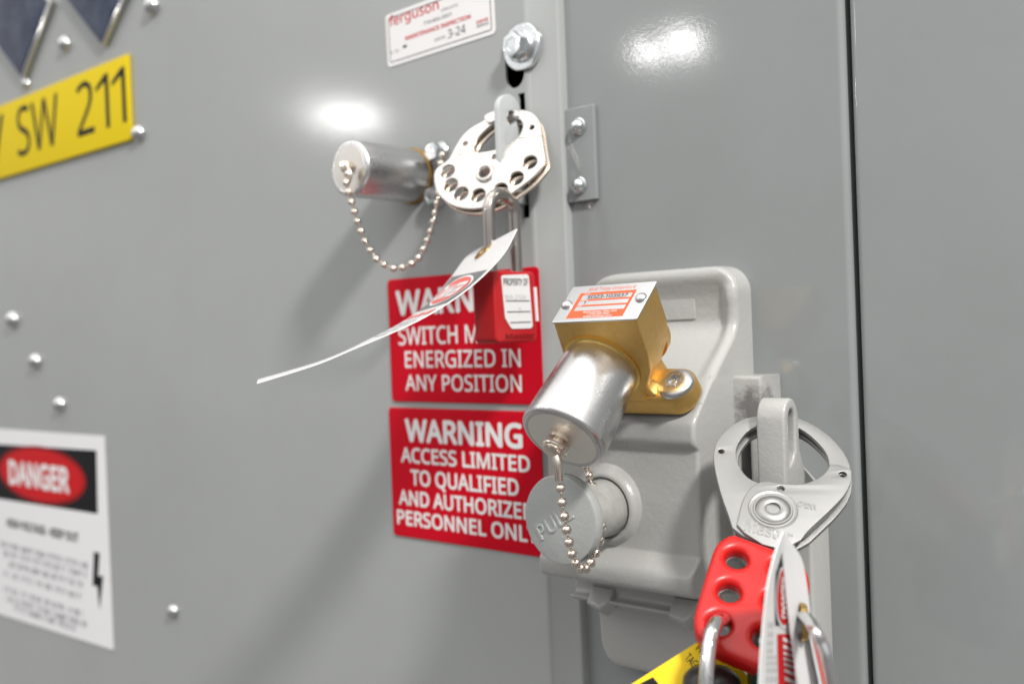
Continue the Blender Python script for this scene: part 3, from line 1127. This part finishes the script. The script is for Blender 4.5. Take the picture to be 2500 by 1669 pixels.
# raised blank pad on the back, cast lugs under the front
a, b = P(1330 + 1120 / 3.915, 640 + 560 / 3.915, 0.0), P(1330 + 1428 / 3.915, 640 + 305 / 3.915, 0.0)
plate('name_pad', rrect(a.x - .03, a.z, b.x, b.z, 0.001), [], 0.002, wallframe(-0.0003), M['cast'], cs, 0.0005)
r5 = lambda x, y, w: P(1320 + x / 4.493, 1320 + y / 4.493, w)
for (x, y) in ((672, 632), (1580, 770)):
    c = r5(x, y, 0.030)
    LMx = frame(c, Vector((1, 0, 0)), Vector((0, 0.62, 0.785)).normalized())
    plate('lug', [(-.0072, -.005), (.0035, -.0075), (.0082, -.002), (.0082, .006), (-.0072, .006)], [], 0.011, LMx, M['cast'], cs, 0.0016, 0.004)
# dark groove strip below the front lip
# side block and ear
UR = PD(1876, 1400, 0.006).x
blk = [(-0.2520, -0.0600), (-0.275, -0.0520), (-0.275, -0.0300), (-0.2435, -0.0300), (-0.2430, -0.062), (-0.236, -0.076), (-0.224, -0.088), (UR, -0.098), (UR, -0.34), (-0.2520, -0.34)]
plate('side_flange', list(blk), [], 0.024, wallframe(0.011), M['cast'], cs, 0.0022)
ew = 0.052
e0, e1 = PD(1735, 1020, ew).x, PD(1800, 1020, ew).x
EM = frame(Vector((e1, 0, 0)), Vector((0, -1, 0)), Vector((0, 0, 1)))
EM = frame(Vector((e1, 0, 0)), Vector((0, 1, 0)), Vector((0, 0, 1)))       # local x = -w, z = +u
et = PD(1770, 912, ew - .008).z
ear = [(-ew, et - .012)]
ear += [(-ew + .0085 - .0085 * math.cos(math.radians(t)), et - .012 + .012 * math.sin(math.radians(t))) for t in range(10, 181, 10)]
ear += [(-ew + .0175, et - .026), (-ew + .022, et - .036), (-ew + .034, et - .044), (-ew + .042, et - .050), (-.010, et - .056), (-.006, et - .062), (-ew + .012, et - .076), (-ew, et - .072)]
slot = [(-ew + .0055 + .0033 - .0033 * math.cos(math.radians(t)), et - .0105 + .0050 * math.sin(math.radians(t))) for t in range(0, 181, 15)] + [(-ew + .0124, et - .026), (-ew + .009, et - .031), (-ew + .0055, et - .033)]
plate('ear', list(reversed(ear)), [slot], e1 - e0, EM, M['cast'], cs, 0.0014)

# pull knob
kb, kc = PD(1395, 1150, 0.050), None
KR = 0.0237
kw = 0.0935
kx = PD(1283, 1192, kw)
KM = nframe(Vector((kx.x, -0.050, kx.z)), Vector((0, -1, 0)))
kn = lathe('pull_knob', [(0.0135, kw - .050 - .0105), (KR * .93, kw - .050 - .0085), (KR, kw - .050 - .0060), (KR, kw - .050 - .0018), (KR * .975, kw - .050 - .0004), (KR * .93, kw - .050), (KR * .2, kw - .050 + .0004)], KM, M['knob'], cs, 72)
lathe('knob_stem', [(0.0158, -0.004), (0.0150, 0.034)], KM, M['stem'], kn, 48)
lathe('knob_boss', [(0.0265, -0.0030), (0.0235, 0.0002), (0.0216, 0.0012), (0.0203, 0.0028), (0.0194, 0.0040), (0.0183, 0.0045), (0.0172, 0.0044), (0.0164, 0.002)], KM, M['cast'], cs, 56)
a = math.radians(33)
KT = frame(Vector((kx.x - .0035, -kw - .0003, kx.z - .0015)), Vector((math.cos(a), 0, math.sin(a))), Vector((-math.sin(a), 0, math.cos(a))))
cu = new_text('PULL')
cu.size = 0.0108 * 0.72 / CAP
cu.extrude = 0.0003
cu.bevel_depth = 0.0003
cu.space_character = 1.05
cu.align_x = 'CENTER'
me = curve_to_mesh(cu)
me.transform(KT @ Matrix.Translation((0, -0.004, 0)))
finish('pull_lettering', me, M['knob'], kn, True, 50)

# ------------------------------------------------------------------ brass key interlock on the shelf
ANG = math.radians(43)
AX = Vector((0, -math.cos(ANG), -math.sin(ANG)))          # the barrel points out and down
NN = Vector((0, -math.sin(ANG), math.cos(ANG)))           # away from the shelf
T = PD(1289, 1006, 0.114)
L = 0.050
B = T - AX * L
KF = frame(B, Vector((1, 0, 0)), NN)                      # local x = u, y = n, z = along the barrel (x cross n)
if KF.col[2].xyz.dot(AX) < 0:
    raise RuntimeError('interlock frame is flipped')
ki = thing('key_interlock', B - NN * 0.042, 'brass key interlock with silver barrel cap on the sloping shelf of the housing', 'interlock')
z3 = lambda x, y: (1330 + x / 3.915, 640 + y / 3.915)
KI = KF.inverted()


def kf(x, y):
    q = KI @ hit(*z3(x, y), B, AX)
    return q.x, q.y


FLq, FRq = kf(38, 580), kf(880, 530)
nt = (FLq[1] + FRq[1]) / 2
ftR = kf(1350, 1465)
nb = ftR[1] - .0015
uc = (FLq[0] + FRq[0]) / 2
xL, xR = FLq[0] + .0030, FRq[0] - .0012
e2, e3, e4 = kf(985, 880), kf(1010, 1050), kf(945, 1262)
# front outline of the block: wide under the plate, waisted, flaring to the foot
side_r = [(xR, nt), (e2[0], e2[1]), (e3[0], e3[1]), (e4[0] - .001, e4[1])]
foot_h = nb + 0.0150
outl = [(-.0165, nb + .004), (e4[0] + .001, nb + .004), (e4[0], e4[1])] + [(e3[0], e3[1]), (e2[0], e2[1]), (xR, nt)] + [(xL, nt), (-.0205, .010), (-.022, -.006), (-.020, -.02)]
plate('block', outl, [], 0.026, KF, M['brass'], ki, 0.0009, 0.0)
# barrel housing bulging out of the back of the block
Mk = frame(B - NN * 0.003 + Vector((uc * .8, 0, 0)), Vector((1, 0, 0)), NN)
lathe('housing', [(0.0160, -0.0315), (0.0175, -0.0308), (0.0182, -0.029), (0.0182, -0.024)], Mk, M['brass'], ki, 64)
# foot with rounded corners lying on the shelf: outline in (u, along), height along n
FM_ = frame(B + NN * nb, Vector((1, 0, 0)), -AX)           # z = x cross y
if FM_.col[2].xyz.dot(NN) < 0:
    FM_ = frame(B + NN * nb, Vector((1, 0, 0)), AX)
    ysgn = -1
else:
    ysgn = 1
fo = rrect(-.018, -.0005, ftR[0] + .0040, .0235, 0.0100, 12)
fo = [(x, y * ysgn) for x, y in fo]
if ysgn < 0:
    fo.reverse()
plate('foot', fo, [], 0.0145, FM_, M['brass'], ki, 0.0040, 0.0145, 6, 89)
# web between foot and block
plate('web', [(e4[0] - .006, nb + .008), (e4[0] + .0085, nb + .0128), (e4[0] + .0045, nb + .0158), (e4[0] + .002, nb + .0190), (e3[0] - .001, e3[1] + .002), (e3[0] - .01, e3[1] + .004)], [], 0.009, KF, M['brass'], ki, 0.0022, -0.0016, 4, 89)
# screw
scp = hit(*z3(1258, 1170), B + NN * (nb + .0146), NN)
SM = nframe(scp, NN)
sr_ = 0.0098
drv = []
for i in range(48):
    t = 2 * math.pi * i / 48
    drv.append((0.0040 * (1 + .2 * math.cos(6 * t)) * math.cos(t), 0.0040 * (1 + .2 * math.cos(6 * t)) * math.sin(t)))
pr = [(sr_, -0.0005), (sr_, 0.0008)] + [(0.0050 + (sr_ - .0050) * math.cos(math.radians(t)), 0.0008 + 0.0026 * math.sin(math.radians(t))) for t in range(8, 91, 8)]
vsn, fsn = [], []
seg = 48
for r_, h_ in pr:
    for i in range(seg):
        t = 2 * math.pi * i / seg
        vsn.append(SM @ Vector((r_ * math.cos(t), r_ * math.sin(t), h_)))
for (sc_, h_) in ((1.06, 0.0034), (1.0, 0.0030), (1.0, 0.0006)):
    for i in range(seg):
        vsn.append(SM @ Vector((drv[i][0] * sc_, drv[i][1] * sc_, h_)))
nrow = len(pr) + 3
for j in range(nrow - 1):
    for i in range(seg):
        i2 = (i + 1) % seg
        fsn.append((j * seg + i, j * seg + i2, (j + 1) * seg + i2, (j + 1) * seg + i))
fsn.append(tuple((nrow - 1) * seg + i for i in range(seg)))
sw = mesh_obj('screw', vsn, fsn, M['stainless'], ki, True, 35)
lathe('drive_pin', [(0.0015, 0.0004), (0.0015, 0.0024), (0.0012, 0.0026), (0.0003, 0.0026)], SM, M['stainless'], sw, 20)
# barrel
KR2 = 0.0224
bcx = T - AX * L
BMx = frame(bcx, Vector((1, 0, 0)), NN)
lathe('barrel_ring', [(KR2 * .95, -0.004), (KR2 * .95, 0.0010), (KR2 * .91, 0.0014), (KR2 * .85, 0.0014)], BMx, M['brassface'], ki, 72)
lathe('barrel_cap', cap_profile(KR2, L, 0.895), BMx @ Matrix.Translation((0, 0, .0005)), M['alu'], ki, 96)
lathe('cap_face', [(KR2 * 0.86, -.0003), (KR2 * 0.82, 0.0004), (KR2 * 0.02, 0.0004)], BMx @ Matrix.Translation((0, 0, L)), M['litcapface'], ki, 72)
sp = KI @ hit(1250 + 428 / 3.733, 1000 + 282 / 3.733, T, AX)
STM = BMx @ Matrix.Translation((sp.x, sp.y, L + .0004))
stud(None, STM @ Matrix.Diagonal((1, 1, .62, 1)), 1.25, ki)
# chain
z4b = lambda x, y, w: P(1250 + x / 3.733, 1000 + y / 3.733, w)
fpts = [(443, 715), (458, 845), (478, 972), (498, 1092), (520, 1207), (548, 1312), (583, 1395), (628, 1442), (675, 1443), (720, 1390), (765, 1300), (800, 1190), (822, 1060), (812, 930), (790, 810), (740, 700), (705, 600), (680, 520)]
fw = [.1195, .1190, .1185, .1178, .1165, .1140, .110, .105, .099, .092, .085, .080, .0745, .0705, .068, .066, .064, .062]
chain([z4b(x, y, w) for (x, y), w in zip(fpts, fw)], 0.00255, ki)
lk = [z4b(402, 425, .1205), z4b(415, 480, .1208), z4b(424, 560, .1206), z4b(428, 640, .1202)]
Mlk = lk
lv, lf = tube_geo(spline_pts(lk, 4), 0.0024, 14)
cl = mesh_obj('chain_link', lv, lf, M['nickel'], ki, True, 50)
# printed plate on top
pl_o = hit(*z3(38, 580), B + NN * (nt + .0011), NN)
PMx = frame(B + NN * (nt + 0.0012), Vector((1, 0, 0)), -AX)
py_s = 1
if PMx.col[2].xyz.dot(NN) < 0:
    raise RuntimeError('plate frame is flipped')
PIv = PMx.inverted()


def pp(x, y):
    q = PIv @ hit(*z3(x, y), PMx.translation, NN)
    return q.x, q.y


pq = [pp(38, 585), pp(880, 532), pp(1082, 168), pp(285, 240)]
px0, px1 = (pq[0][0] + pq[3][0]) / 2, (pq[1][0] + pq[2][0]) / 2
py0, py1 = (pq[0][1] + pq[1][1]) / 2, (pq[2][1] + pq[3][1]) / 2
np_ = plate('name_plate', rrect(px0, py0, px1, py1, 0.0009), [], 0.0010, PMx, M['plate'], ki, 0.0003)
PW_, PH_ = px1 - px0, py1 - py0
qx, qy = (lambda s: px0 + PW_ * s), (lambda t: py0 + PH_ * t)
pl1, pl2 = placer(PMx, 0.00004), placer(PMx, 0.00008)
prints('orange_print', [rect_geo(qx(.155), qy(.09), qx(.82), qy(.29)), rect_geo(qx(.155), qy(.72), qx(.82), qy(.79)), rect_geo(qx(.20), qy(.555), qx(.79), qy(.60)), rect_geo(qx(.20), qy(.40), qx(.79), qy(.445)),
                        rect_geo(qx(.155), qy(.29), qx(.20), qy(.72)), rect_geo(qx(.79), qy(.29), qx(.82), qy(.72)),
                        text_geo('Kirk', qx(.23), qy(.835), PW_ * .115, PH_ * .085, .0, .25), text_geo('®', qx(.355), qy(.88), PW_ * .03, PH_ * .06, .0), text_geo('Key Interlock', qx(.395), qy(.835), PW_ * .40, PH_ * .085, .0, .25)], pl1, M['orange'], np_)
prints('white_print', [text_geo('North Canton, Ohio, USA', qx(.33), qy(.225), PW_ * .39, PH_ * .042, .01), text_geo('1-800-438-2442', qx(.39), qy(.165), PW_ * .26, PH_ * .042, .01), text_geo('www.kirkkey.com', qx(.36), qy(.105), PW_ * .33, PH_ * .042, .01),
                       text_geo('S.O.', qx(.215), qy(.735), PW_ * .07, PH_ * .04, .01), text_geo('ITEM', qx(.205), qy(.56), PW_ * .085, PH_ * .035, .01), text_geo('I.D.', qx(.205), qy(.405), PW_ * .06, PH_ * .035, .01)], pl2, M['white'], np_)
prints('black_print', [text_geo('SO23-103937', qx(.27), qy(.612), PW_ * .475, PH_ * .095, .006), text_geo('1', qx(.265), qy(.475), PW_ * .018, PH_ * .075, .015)], pl2, M['ink'], np_)
for (x, y) in ((212, 398), (922, 332)):
    c = hit(*z3(x, y + 12), PMx.translation, NN)
    dome('rivet', c, 0.0031, 0.0024, M['stainless'], np_, NN)

# ------------------------------------------------------------------ hasp on the ear: steel jaws, red handle
rn = tilt_normal(50, 34)
rp0 = PD(1780, 1050, 0.055)
RM = nframe(rp0, rn)
RI = RM.inverted()


def r7(x, y):
    q = RI @ hit(1730 + x / 3.919, 940 + y / 3.919, rp0, rn)
    return (q.x, q.y)


def r8(x, y, z=0.0):
    o = rp0 + rn * z
    q = RI @ hit(1680 + x / 4.1375, 1290 + y / 4.1375, o, rn)
    return (q.x, q.y)


rh = thing('lockout_hasp', rp0, 'red handled lockout hasp with round steel jaws hooked through the housing ear', 'lockout hasp')
seam_l, seam_r = [(75, 560), (265, 600)], [(1158, 765), (1362, 818)]
arm = [(240, 1400), (190, 1240), (130, 1080), (80, 900), (48, 740), (45, 650), (70, 550), (130, 460), (220, 380), (330, 320), (440, 295), (600, 283), (740, 290), (850, 310), (970, 355), (1080, 420), (1200, 520), (1290, 630), (1345, 735), (1362, 818), (1340, 1000), (1200, 1180), (1050, 1320), (900, 1460), (600, 1560)]
rin = [(262, 620), (268, 700), (300, 790), (360, 870), (440, 920), (560, 955), (700, 980), (870, 975), (980, 945), (1080, 900), (1140, 830), (1157, 750), (1130, 650), (1060, 560), (950, 460), (850, 400), (735, 365), (600, 355), (520, 370), (445, 400), (370, 440), (320, 500), (280, 560)]
rt = 0.0024
plate('jaw', smooth_closed([r7(*p) for p in arm], 1), [smooth_closed([r7(*p) for p in rin], 1), circ(*r7(122, 630), .0014, 24), circ(*r7(1280, 875), .0014, 24)], rt, RM, M['jaw'], rh, 0.0004)
RM_b = RM @ Matrix.Translation((.0012, -.0012, 0))
plate('rear_jaw', smooth_closed([r7(*p) for p in arm], 1), [smooth_closed([r7(*p) for p in rin], 1)], rt, RM_b, M['jaw'], rh, 0.0004, -0.0045)
piv = [(262, 1385), (290, 1260), (315, 1150), (345, 1080), (390, 1010), (470, 952), (560, 940), (700, 965), (870, 975), (980, 945), (1070, 900), (1140, 830), (1158, 765), (1362, 818), (1368, 870), (1360, 950), (1310, 1060), (1200, 1180), (1050, 1320), (950, 1410), (860, 1530), (600, 1600)]
plate('pivot_jaw', [r7(*p) for p in smooth_closed(piv, 1)], [circ(*r7(1280, 875), .0017, 24), circ(*r7(688, 1012), .0017, 24)], 0.0018, RM, M['jaw'], rh, 0.0004, 0.0019)
dc_ = r7(612, 1215)
DM = RM @ Matrix.Translation((dc_[0], dc_[1], 0.0019))
lathe('rivet', [(0.0112, 0.0000), (0.0108, 0.0003), (0.0100, 0.0001), (0.0093, -0.0003), (0.0090, 0.0), (0.0086, 0.0006), (0.0080, 0.0006), (0.0078, 0.0002), (0.0073, 0.0008), (0.0060, 0.0016), (0.0042, 0.0018), (0.0033, 0.0014), (0.0030, -0.0010), (0.0004, -0.0012)], DM, M['jaw'], rh, 56, caps=(False, True))
a_, b_, c_ = r7(840, 1178), r7(1022, 1222), r7(842, 1142)
ang = math.atan2(b_[1] - a_[1], b_[0] - a_[0])
ln = math.hypot(b_[0] - a_[0], b_[1] - a_[1])


def emboss(txt, p, ang, width, size, name):
    cu = new_text(txt)
    cu.size = size * 0.72 / CAP
    cu.extrude = 0.00012
    cu.bevel_depth = 0.00012
    me = curve_to_mesh(cu)
    xs = [v.co.x for v in me.vertices]
    k = width / (max(xs) - min(xs))
    me.transform(RM @ Matrix.Translation((p[0], p[1], 0.00195)) @ Matrix.Rotation(ang, 4, 'Z') @ Matrix.Diagonal((k, 1, 1, 1)))
    return finish(name, me, M['jaw'], rh, True, 50)


emboss('CHINA', a_, ang, ln, 0.0040, 'stamped_lettering')
a_, b_ = r7(325, 1405), r7(770, 1530)
emboss('Master', a_, math.atan2(b_[1] - a_[1], b_[0] - a_[0]), math.hypot(b_[0] - a_[0], b_[1] - a_[1]), 0.0085, 'stamped_lettering')
# red vinyl handle
hd = [(470, 30), (380, 55), (300, 115), (260, 180), (220, 300), (150, 530), (95, 720), (58, 850), (58, 950), (92, 1050), (150, 1120), (300, 1215), (500, 1300), (715, 1385), (860, 1425), (980, 1380), (1060, 1250), (1150, 960), (1215, 690), (1237, 560), (1225, 455), (1190, 370), (1130, 300), (1000, 235), (890, 190), (700, 120), (560, 70)]
HT = 0.0105
hz = 0.0045
hol = [(492, 285), (418, 618), (318, 945), (945, 390), (880, 722), (772, 1075)]
hrad = 0.0047
HMx = RM
plate('handle', smooth_closed([r8(*p, hz) for p in hd], 1), [circ(*r8(*p, hz), hrad, 40) for p in hol], HT, RM, M['vinyl'], rh, 0.0034, hz, 6, 70)
for p in hol:                                   # steel lining seen inside each hole
    c = r8(*p, hz)
    lathe('hole_liner', [(0.0045, -.0086), (0.0060, -.0086), (0.0060, -.0062), (0.0045, -.0062), (0.0045, -.0086)], RM @ Matrix.Translation((c[0], c[1], hz)), M['jaw'], rh, 32, caps=(False, False))


def r8p(x, y, z):
    """photo position at a height z above the hasp's plane"""
    return hit(1680 + x / 4.1375, 1290 + y / 4.1375, rp0 + rn * z, rn)


def zz(x, y, z):
    return PZ(1680 + x / 4.1375, 1290 + y / 4.1375, z)


zh = (r8p(318, 945, hz) - CAM).dot(FWD)
# padlock in the lowest hole of the handle
p2 = thing('padlock', zz(230, 1700, zh), 'black padlock hanging from the lowest hole of the red hasp handle', 'padlock')
sp_ = [zz(430, 960, zh + .016), zz(385, 930, zh + .008), zz(335, 925, zh), zz(285, 955, zh - .006), zz(245, 1040, zh - .011), zz(222, 1150, zh - .0145), zz(205, 1280, zh - .017), zz(192, 1450, zh - .019), zz(185, 1650, zh - .020), zz(182, 1800, zh - .020)]
tube('shackle', spline_pts(sp_, 8), 0.0031, M['chrome'], p2, 28)
bcn = zz(235, 1640, zh - .004)
BMr = frame(bcn, RIGHT, UP)
lathe('body_cap', [(0.0098, -0.008), (0.0118, -0.004), (0.0122, 0.002), (0.0112, 0.006), (0.0085, 0.0085), (0.0040, 0.0100), (0.0006, 0.0103)], frame(bcn, RIGHT, Vector((0, -1, 0)).cross(RIGHT).normalized()) @ Matrix.Rotation(math.radians(-90), 4, 'X') @ Matrix.Scale(1, 4), M['rubber'], p2, 48)
plate('body', rrect(-.019, -.050, .017, -.004, 0.004), [], 0.020, BMr, M['rubber'], p2, 0.003, 0.004)

# yellow tag behind the shackle
yt = thing('yellow_tag', zz(100, 1450, zh + .012), 'yellow tag with black print under the red hasp handle', 'tag')
yz = zh + .014
y5 = lambda x, y, z: PZ(1320 + x / 4.493, 1320 + y / 4.493, z)
YO = y5(1850, 1120, yz)
ydir = (y5(990, 1568, yz) - y5(1760, 1080, yz)).normalized()     # along the upper left edge
ynor = (CAM - YO).normalized()
ynor = (ynor + Vector((0, 0, 0.35))).normalized()
ydir = (ydir - ynor * ydir.dot(ynor)).normalized()
yac = ynor.cross(ydir).normalized()
YM = frame(YO, ydir, yac)                                        # x runs down left along the tag, y across
YI = YM.inverted()


def yl(x, y):
    q = YI @ hit(1320 + x / 4.493, 1320 + y / 4.493, YO, ynor)
    return q.x, q.y


ye = yl(1500, 1245)[1]
yr = yl(2000, 1210)
yend = yl(2290, 1500)
yw = yend[1]
sg = 1 if yw > ye else -1
cor = [yl(700, 1752), yl(1760, 1080), yl(1840, 1085), yl(1990, 1200), yl(2320, 1520), yl(2600, 1850)]
xs_ = [c[0] for c in cor]
pts_y = [yl(600, 1815), yl(1740, 1092), yl(1850, 1085), yl(1985, 1190), yl(2320, 1525), yl(2520, 1720), yl(1600, 2300)]
plate('card', pts_y if sum((pts_y[i][0] * pts_y[(i + 1) % 7][1] - pts_y[(i + 1) % 7][0] * pts_y[i][1]) for i in range(7)) > 0 else list(reversed(pts_y)), [], 0.0006, YM, M['yellowtag'], yt)


def ytext(txt, p0, p1, ptop, bold):
    a, b, c = yl(*p0), yl(*p1), yl(*ptop)
    ax = Vector((b[0] - a[0], b[1] - a[1]))
    up_ = Vector((c[0] - a[0], c[1] - a[1]))
    vs, fs = text_geo(txt, 0, 0, 1, 1, bold)
    return [Vector((a[0] + ax.x * v.x + up_.x * v.y, a[1] + ax.y * v.x + up_.y * v.y, v.z)) for v in vs], fs


prints('lettering', [ytext('TAG', (1575, 1285), (1690, 1395), (1628, 1225), -.005) if False else ytext('TAG', (1572, 1290), (1672, 1395), (1632, 1222), .0),
                     ytext('HAZ', (1700, 1185), (1830, 1320), (1745, 1130), .0)], placer(YM, 0.0002), M['ink'], yt)
blkp = [yl(1080, 1568), yl(1232, 1490), yl(1330, 1610), yl(1150, 1700)]
prints('black_mark', [poly_geo(blkp)], placer(YM, 0.0002), M['ink'], yt)

# tags hanging on the right hand padlock
zt = zh - 0.048
ta_ = thing('danger_tag', zz(900, 600, zt), 'white danger tag with a red oval, seen almost edge on over the red handle', 'tag', 'danger tags')
E1 = [(955, 28, zt + .012), (872, 260, zt + .004), (802, 560, zt - .002), (762, 900, zt - .004), (735, 1200, zt - .006), (722, 1420, zt - .007), (712, 1700, zt - .008)]
E2 = [(965, 36, zt + .014), (962, 262, zt + .020), (995, 560, zt + .026), (1032, 900, zt + .028), (1070, 1200, zt + .030), (1095, 1420, zt + .032), (1120, 1700, zt + .033)]
_, fa = sheet('card', [zz(*p) for p in E1], [zz(*p) for p in E2], M['tagwhite'], ta_, 0.0006, 8, 10)
sd = 1 if (fa(.5, .5, .001) - CAM).length < (fa(.5, .5, -.001) - CAM).length else -1
fp = lambda o_: (lambda x, y, dz=0: fa(x, y, sd * o_ + dz))
prints('black_band', [dense(poly_geo([(.30, .27), (.62, .165), (.99, .14), (.99, .54), (.38, .54)]), .08)], fp(.0005), M['ink'], ta_)
prints('oval_edge', [dense(oval_geo(.66, .395, .31, .158), .07)], fp(.0007), M['white'], ta_)
prints('danger_oval', [dense(oval_geo(.66, .395, .265, .140), .07)], fp(.0009), M['redink'], ta_)
vs, fs = text_geo('DANGER', 0, 0, 1, 1, .04)
prints('danger_lettering', [dense(([Vector((.55 + .24 * v.y, .50 - .21 * v.x, v.z)) for v in vs], fs), .06)], fp(.0011), M['white'], ta_)
prints('red_block', [dense(rect_geo(.44, .585, .985, 1.0), .07)], fp(.0005), M['redink'], ta_)
g = []
for k in range(9):
    y0 = .60 + .045 * k
    g.append(dense(poly_geo([(.60, y0), (.93, y0 + .03), (.93, y0 + .05), (.60, y0 + .022)]), .06))
prints('red_block_lettering', g, fp(.0007), M['white'], ta_)
prints('faint_print', [dense(rect_geo(.14 + .10 * c, .52 + .05 * k, .20 + .10 * c, .553 + .05 * k), .05) for k in range(9) for c in range(2 if k < 4 else 3)], fp(.0005), M['paleink'], ta_)

tbk = thing('blank_tag', zz(1110, 500, zt), 'white blank side of a tag with a brass grommet, right of the red oval', 'tag', 'danger tags')
E3 = [(958, 30, zt + .012), (952, 262, zt + .014), (982, 560, zt + .016), (1019, 900, zt + .017), (1057, 1200, zt + .018), (1082, 1420, zt + .018), (1107, 1700, zt + .018)]
E4 = [(965, 36, zt + .014), (1128, 275, zt + .026), (1180, 480, zt + .030), (1222, 800, zt + .032), (1250, 1150, zt + .032), (1285, 1420, zt + .032), (1330, 1700, zt + .032)]
_, fb_ = sheet('card', [zz(*p) for p in E3], [zz(*p) for p in E4], M['tagwhite'], tbk, 0.0006, 8, 8)
gcx = zz(1160, 940, zt + .024)
gnn = (fb_(.8, .55) - fb_(.4, .55)).cross(fb_(.6, .65) - fb_(.6, .45)).normalized()
if gnn.dot(CAM - gcx) < 0:
    gnn = -gnn
gnn = (gnn * 0.25 + RIGHT * 0.95).normalized()
grommet(gcx, gnn, 0.0073, tbk)

tck = thing('danger_tag', zz(1290, 1300, zt + .02), 'strip of a white tag with pink print, behind the rightmost steel shackle', 'tag', 'danger tags')
E5 = [(1195, 930, zt + .022), (1230, 1080, zt + .022), (1275, 1300, zt + .022), (1330, 1560, zt + .022), (1360, 1700, zt + .022)]
E6 = [(1205, 925, zt + .040), (1270, 1040, zt + .044), (1360, 1260, zt + .046), (1425, 1560, zt + .046), (1450, 1700, zt + .046)]
_, fc = sheet('card', [zz(*p) for p in E5], [zz(*p) for p in E6], M['tagwhite'], tck, 0.0006, 8, 6)
sdc = 1 if (fc(.5, .5, .001) - CAM).length < (fc(.5, .5, -.001) - CAM).length else -1
prints('pink_print', [dense(rect_geo(.15, .12, .5, .99), .08)], lambda x, y, dz=0: fc(x, y, sdc * .0005), M['tagred'], tck)
prints('dark_print', [dense(rect_geo(.62, .15, .95, .42), .08)], lambda x, y, dz=0: fc(x, y, sdc * .0005), M['ink'], tck)

p3 = thing('padlock', zz(1400, 1700, zt), 'padlock with a bright steel shackle passing through the brass grommet of a white tag', 'padlock')
s3 = [(1060, 850, zt + .040), (1120, 862, zt + .032), (1168, 880, zt + .021), (1228, 940, zt + .012), (1290, 1040, zt + .002), (1345, 1150, zt + .001), (1395, 1280, zt), (1432, 1420, zt), (1460, 1568, zt), (1480, 1720, zt), (1492, 1850, zt)]
tube('shackle', spline_pts([zz(*p) for p in s3], 8), 0.0023, M['chrome'], p3, 24)
TMx = frame(zz(1330, 1850, zt + .034), RIGHT, UP)
plate('body', rrect(-.0250, -.05, .000, .0225, 0.004), [], 0.018, TMx, M['teal'], p3, 0.002, 0.0)


# ------------------------------------------------------------------ ceiling lamps mirrored in the glossy paint
def mirror_lamp(name, px, py, w, depth, sx, sy, power, col=(1, 0.99, 0.97)):
    p = PD(px, py, w)
    mcam = Vector((0, -2 * w + D, 0))                     # the camera mirrored in the panel's plane
    d = p - mcam
    t = (-depth - mcam.y) / d.y
    loc = mcam + d * t
    return area(name, loc, p, sx, sy, power, col)


mirror_lamp('room_lamp', 795, 268, 0.0, 2.0, 0.20, 0.060, 1.7)
mirror_lamp('room_lamp', 1568, 99, PW, 2.0, 0.085, 0.065, 0.60)
mirror_lamp('room_lamp', 1487, 121, PW, 2.0, 0.075, 0.050, 0.40)
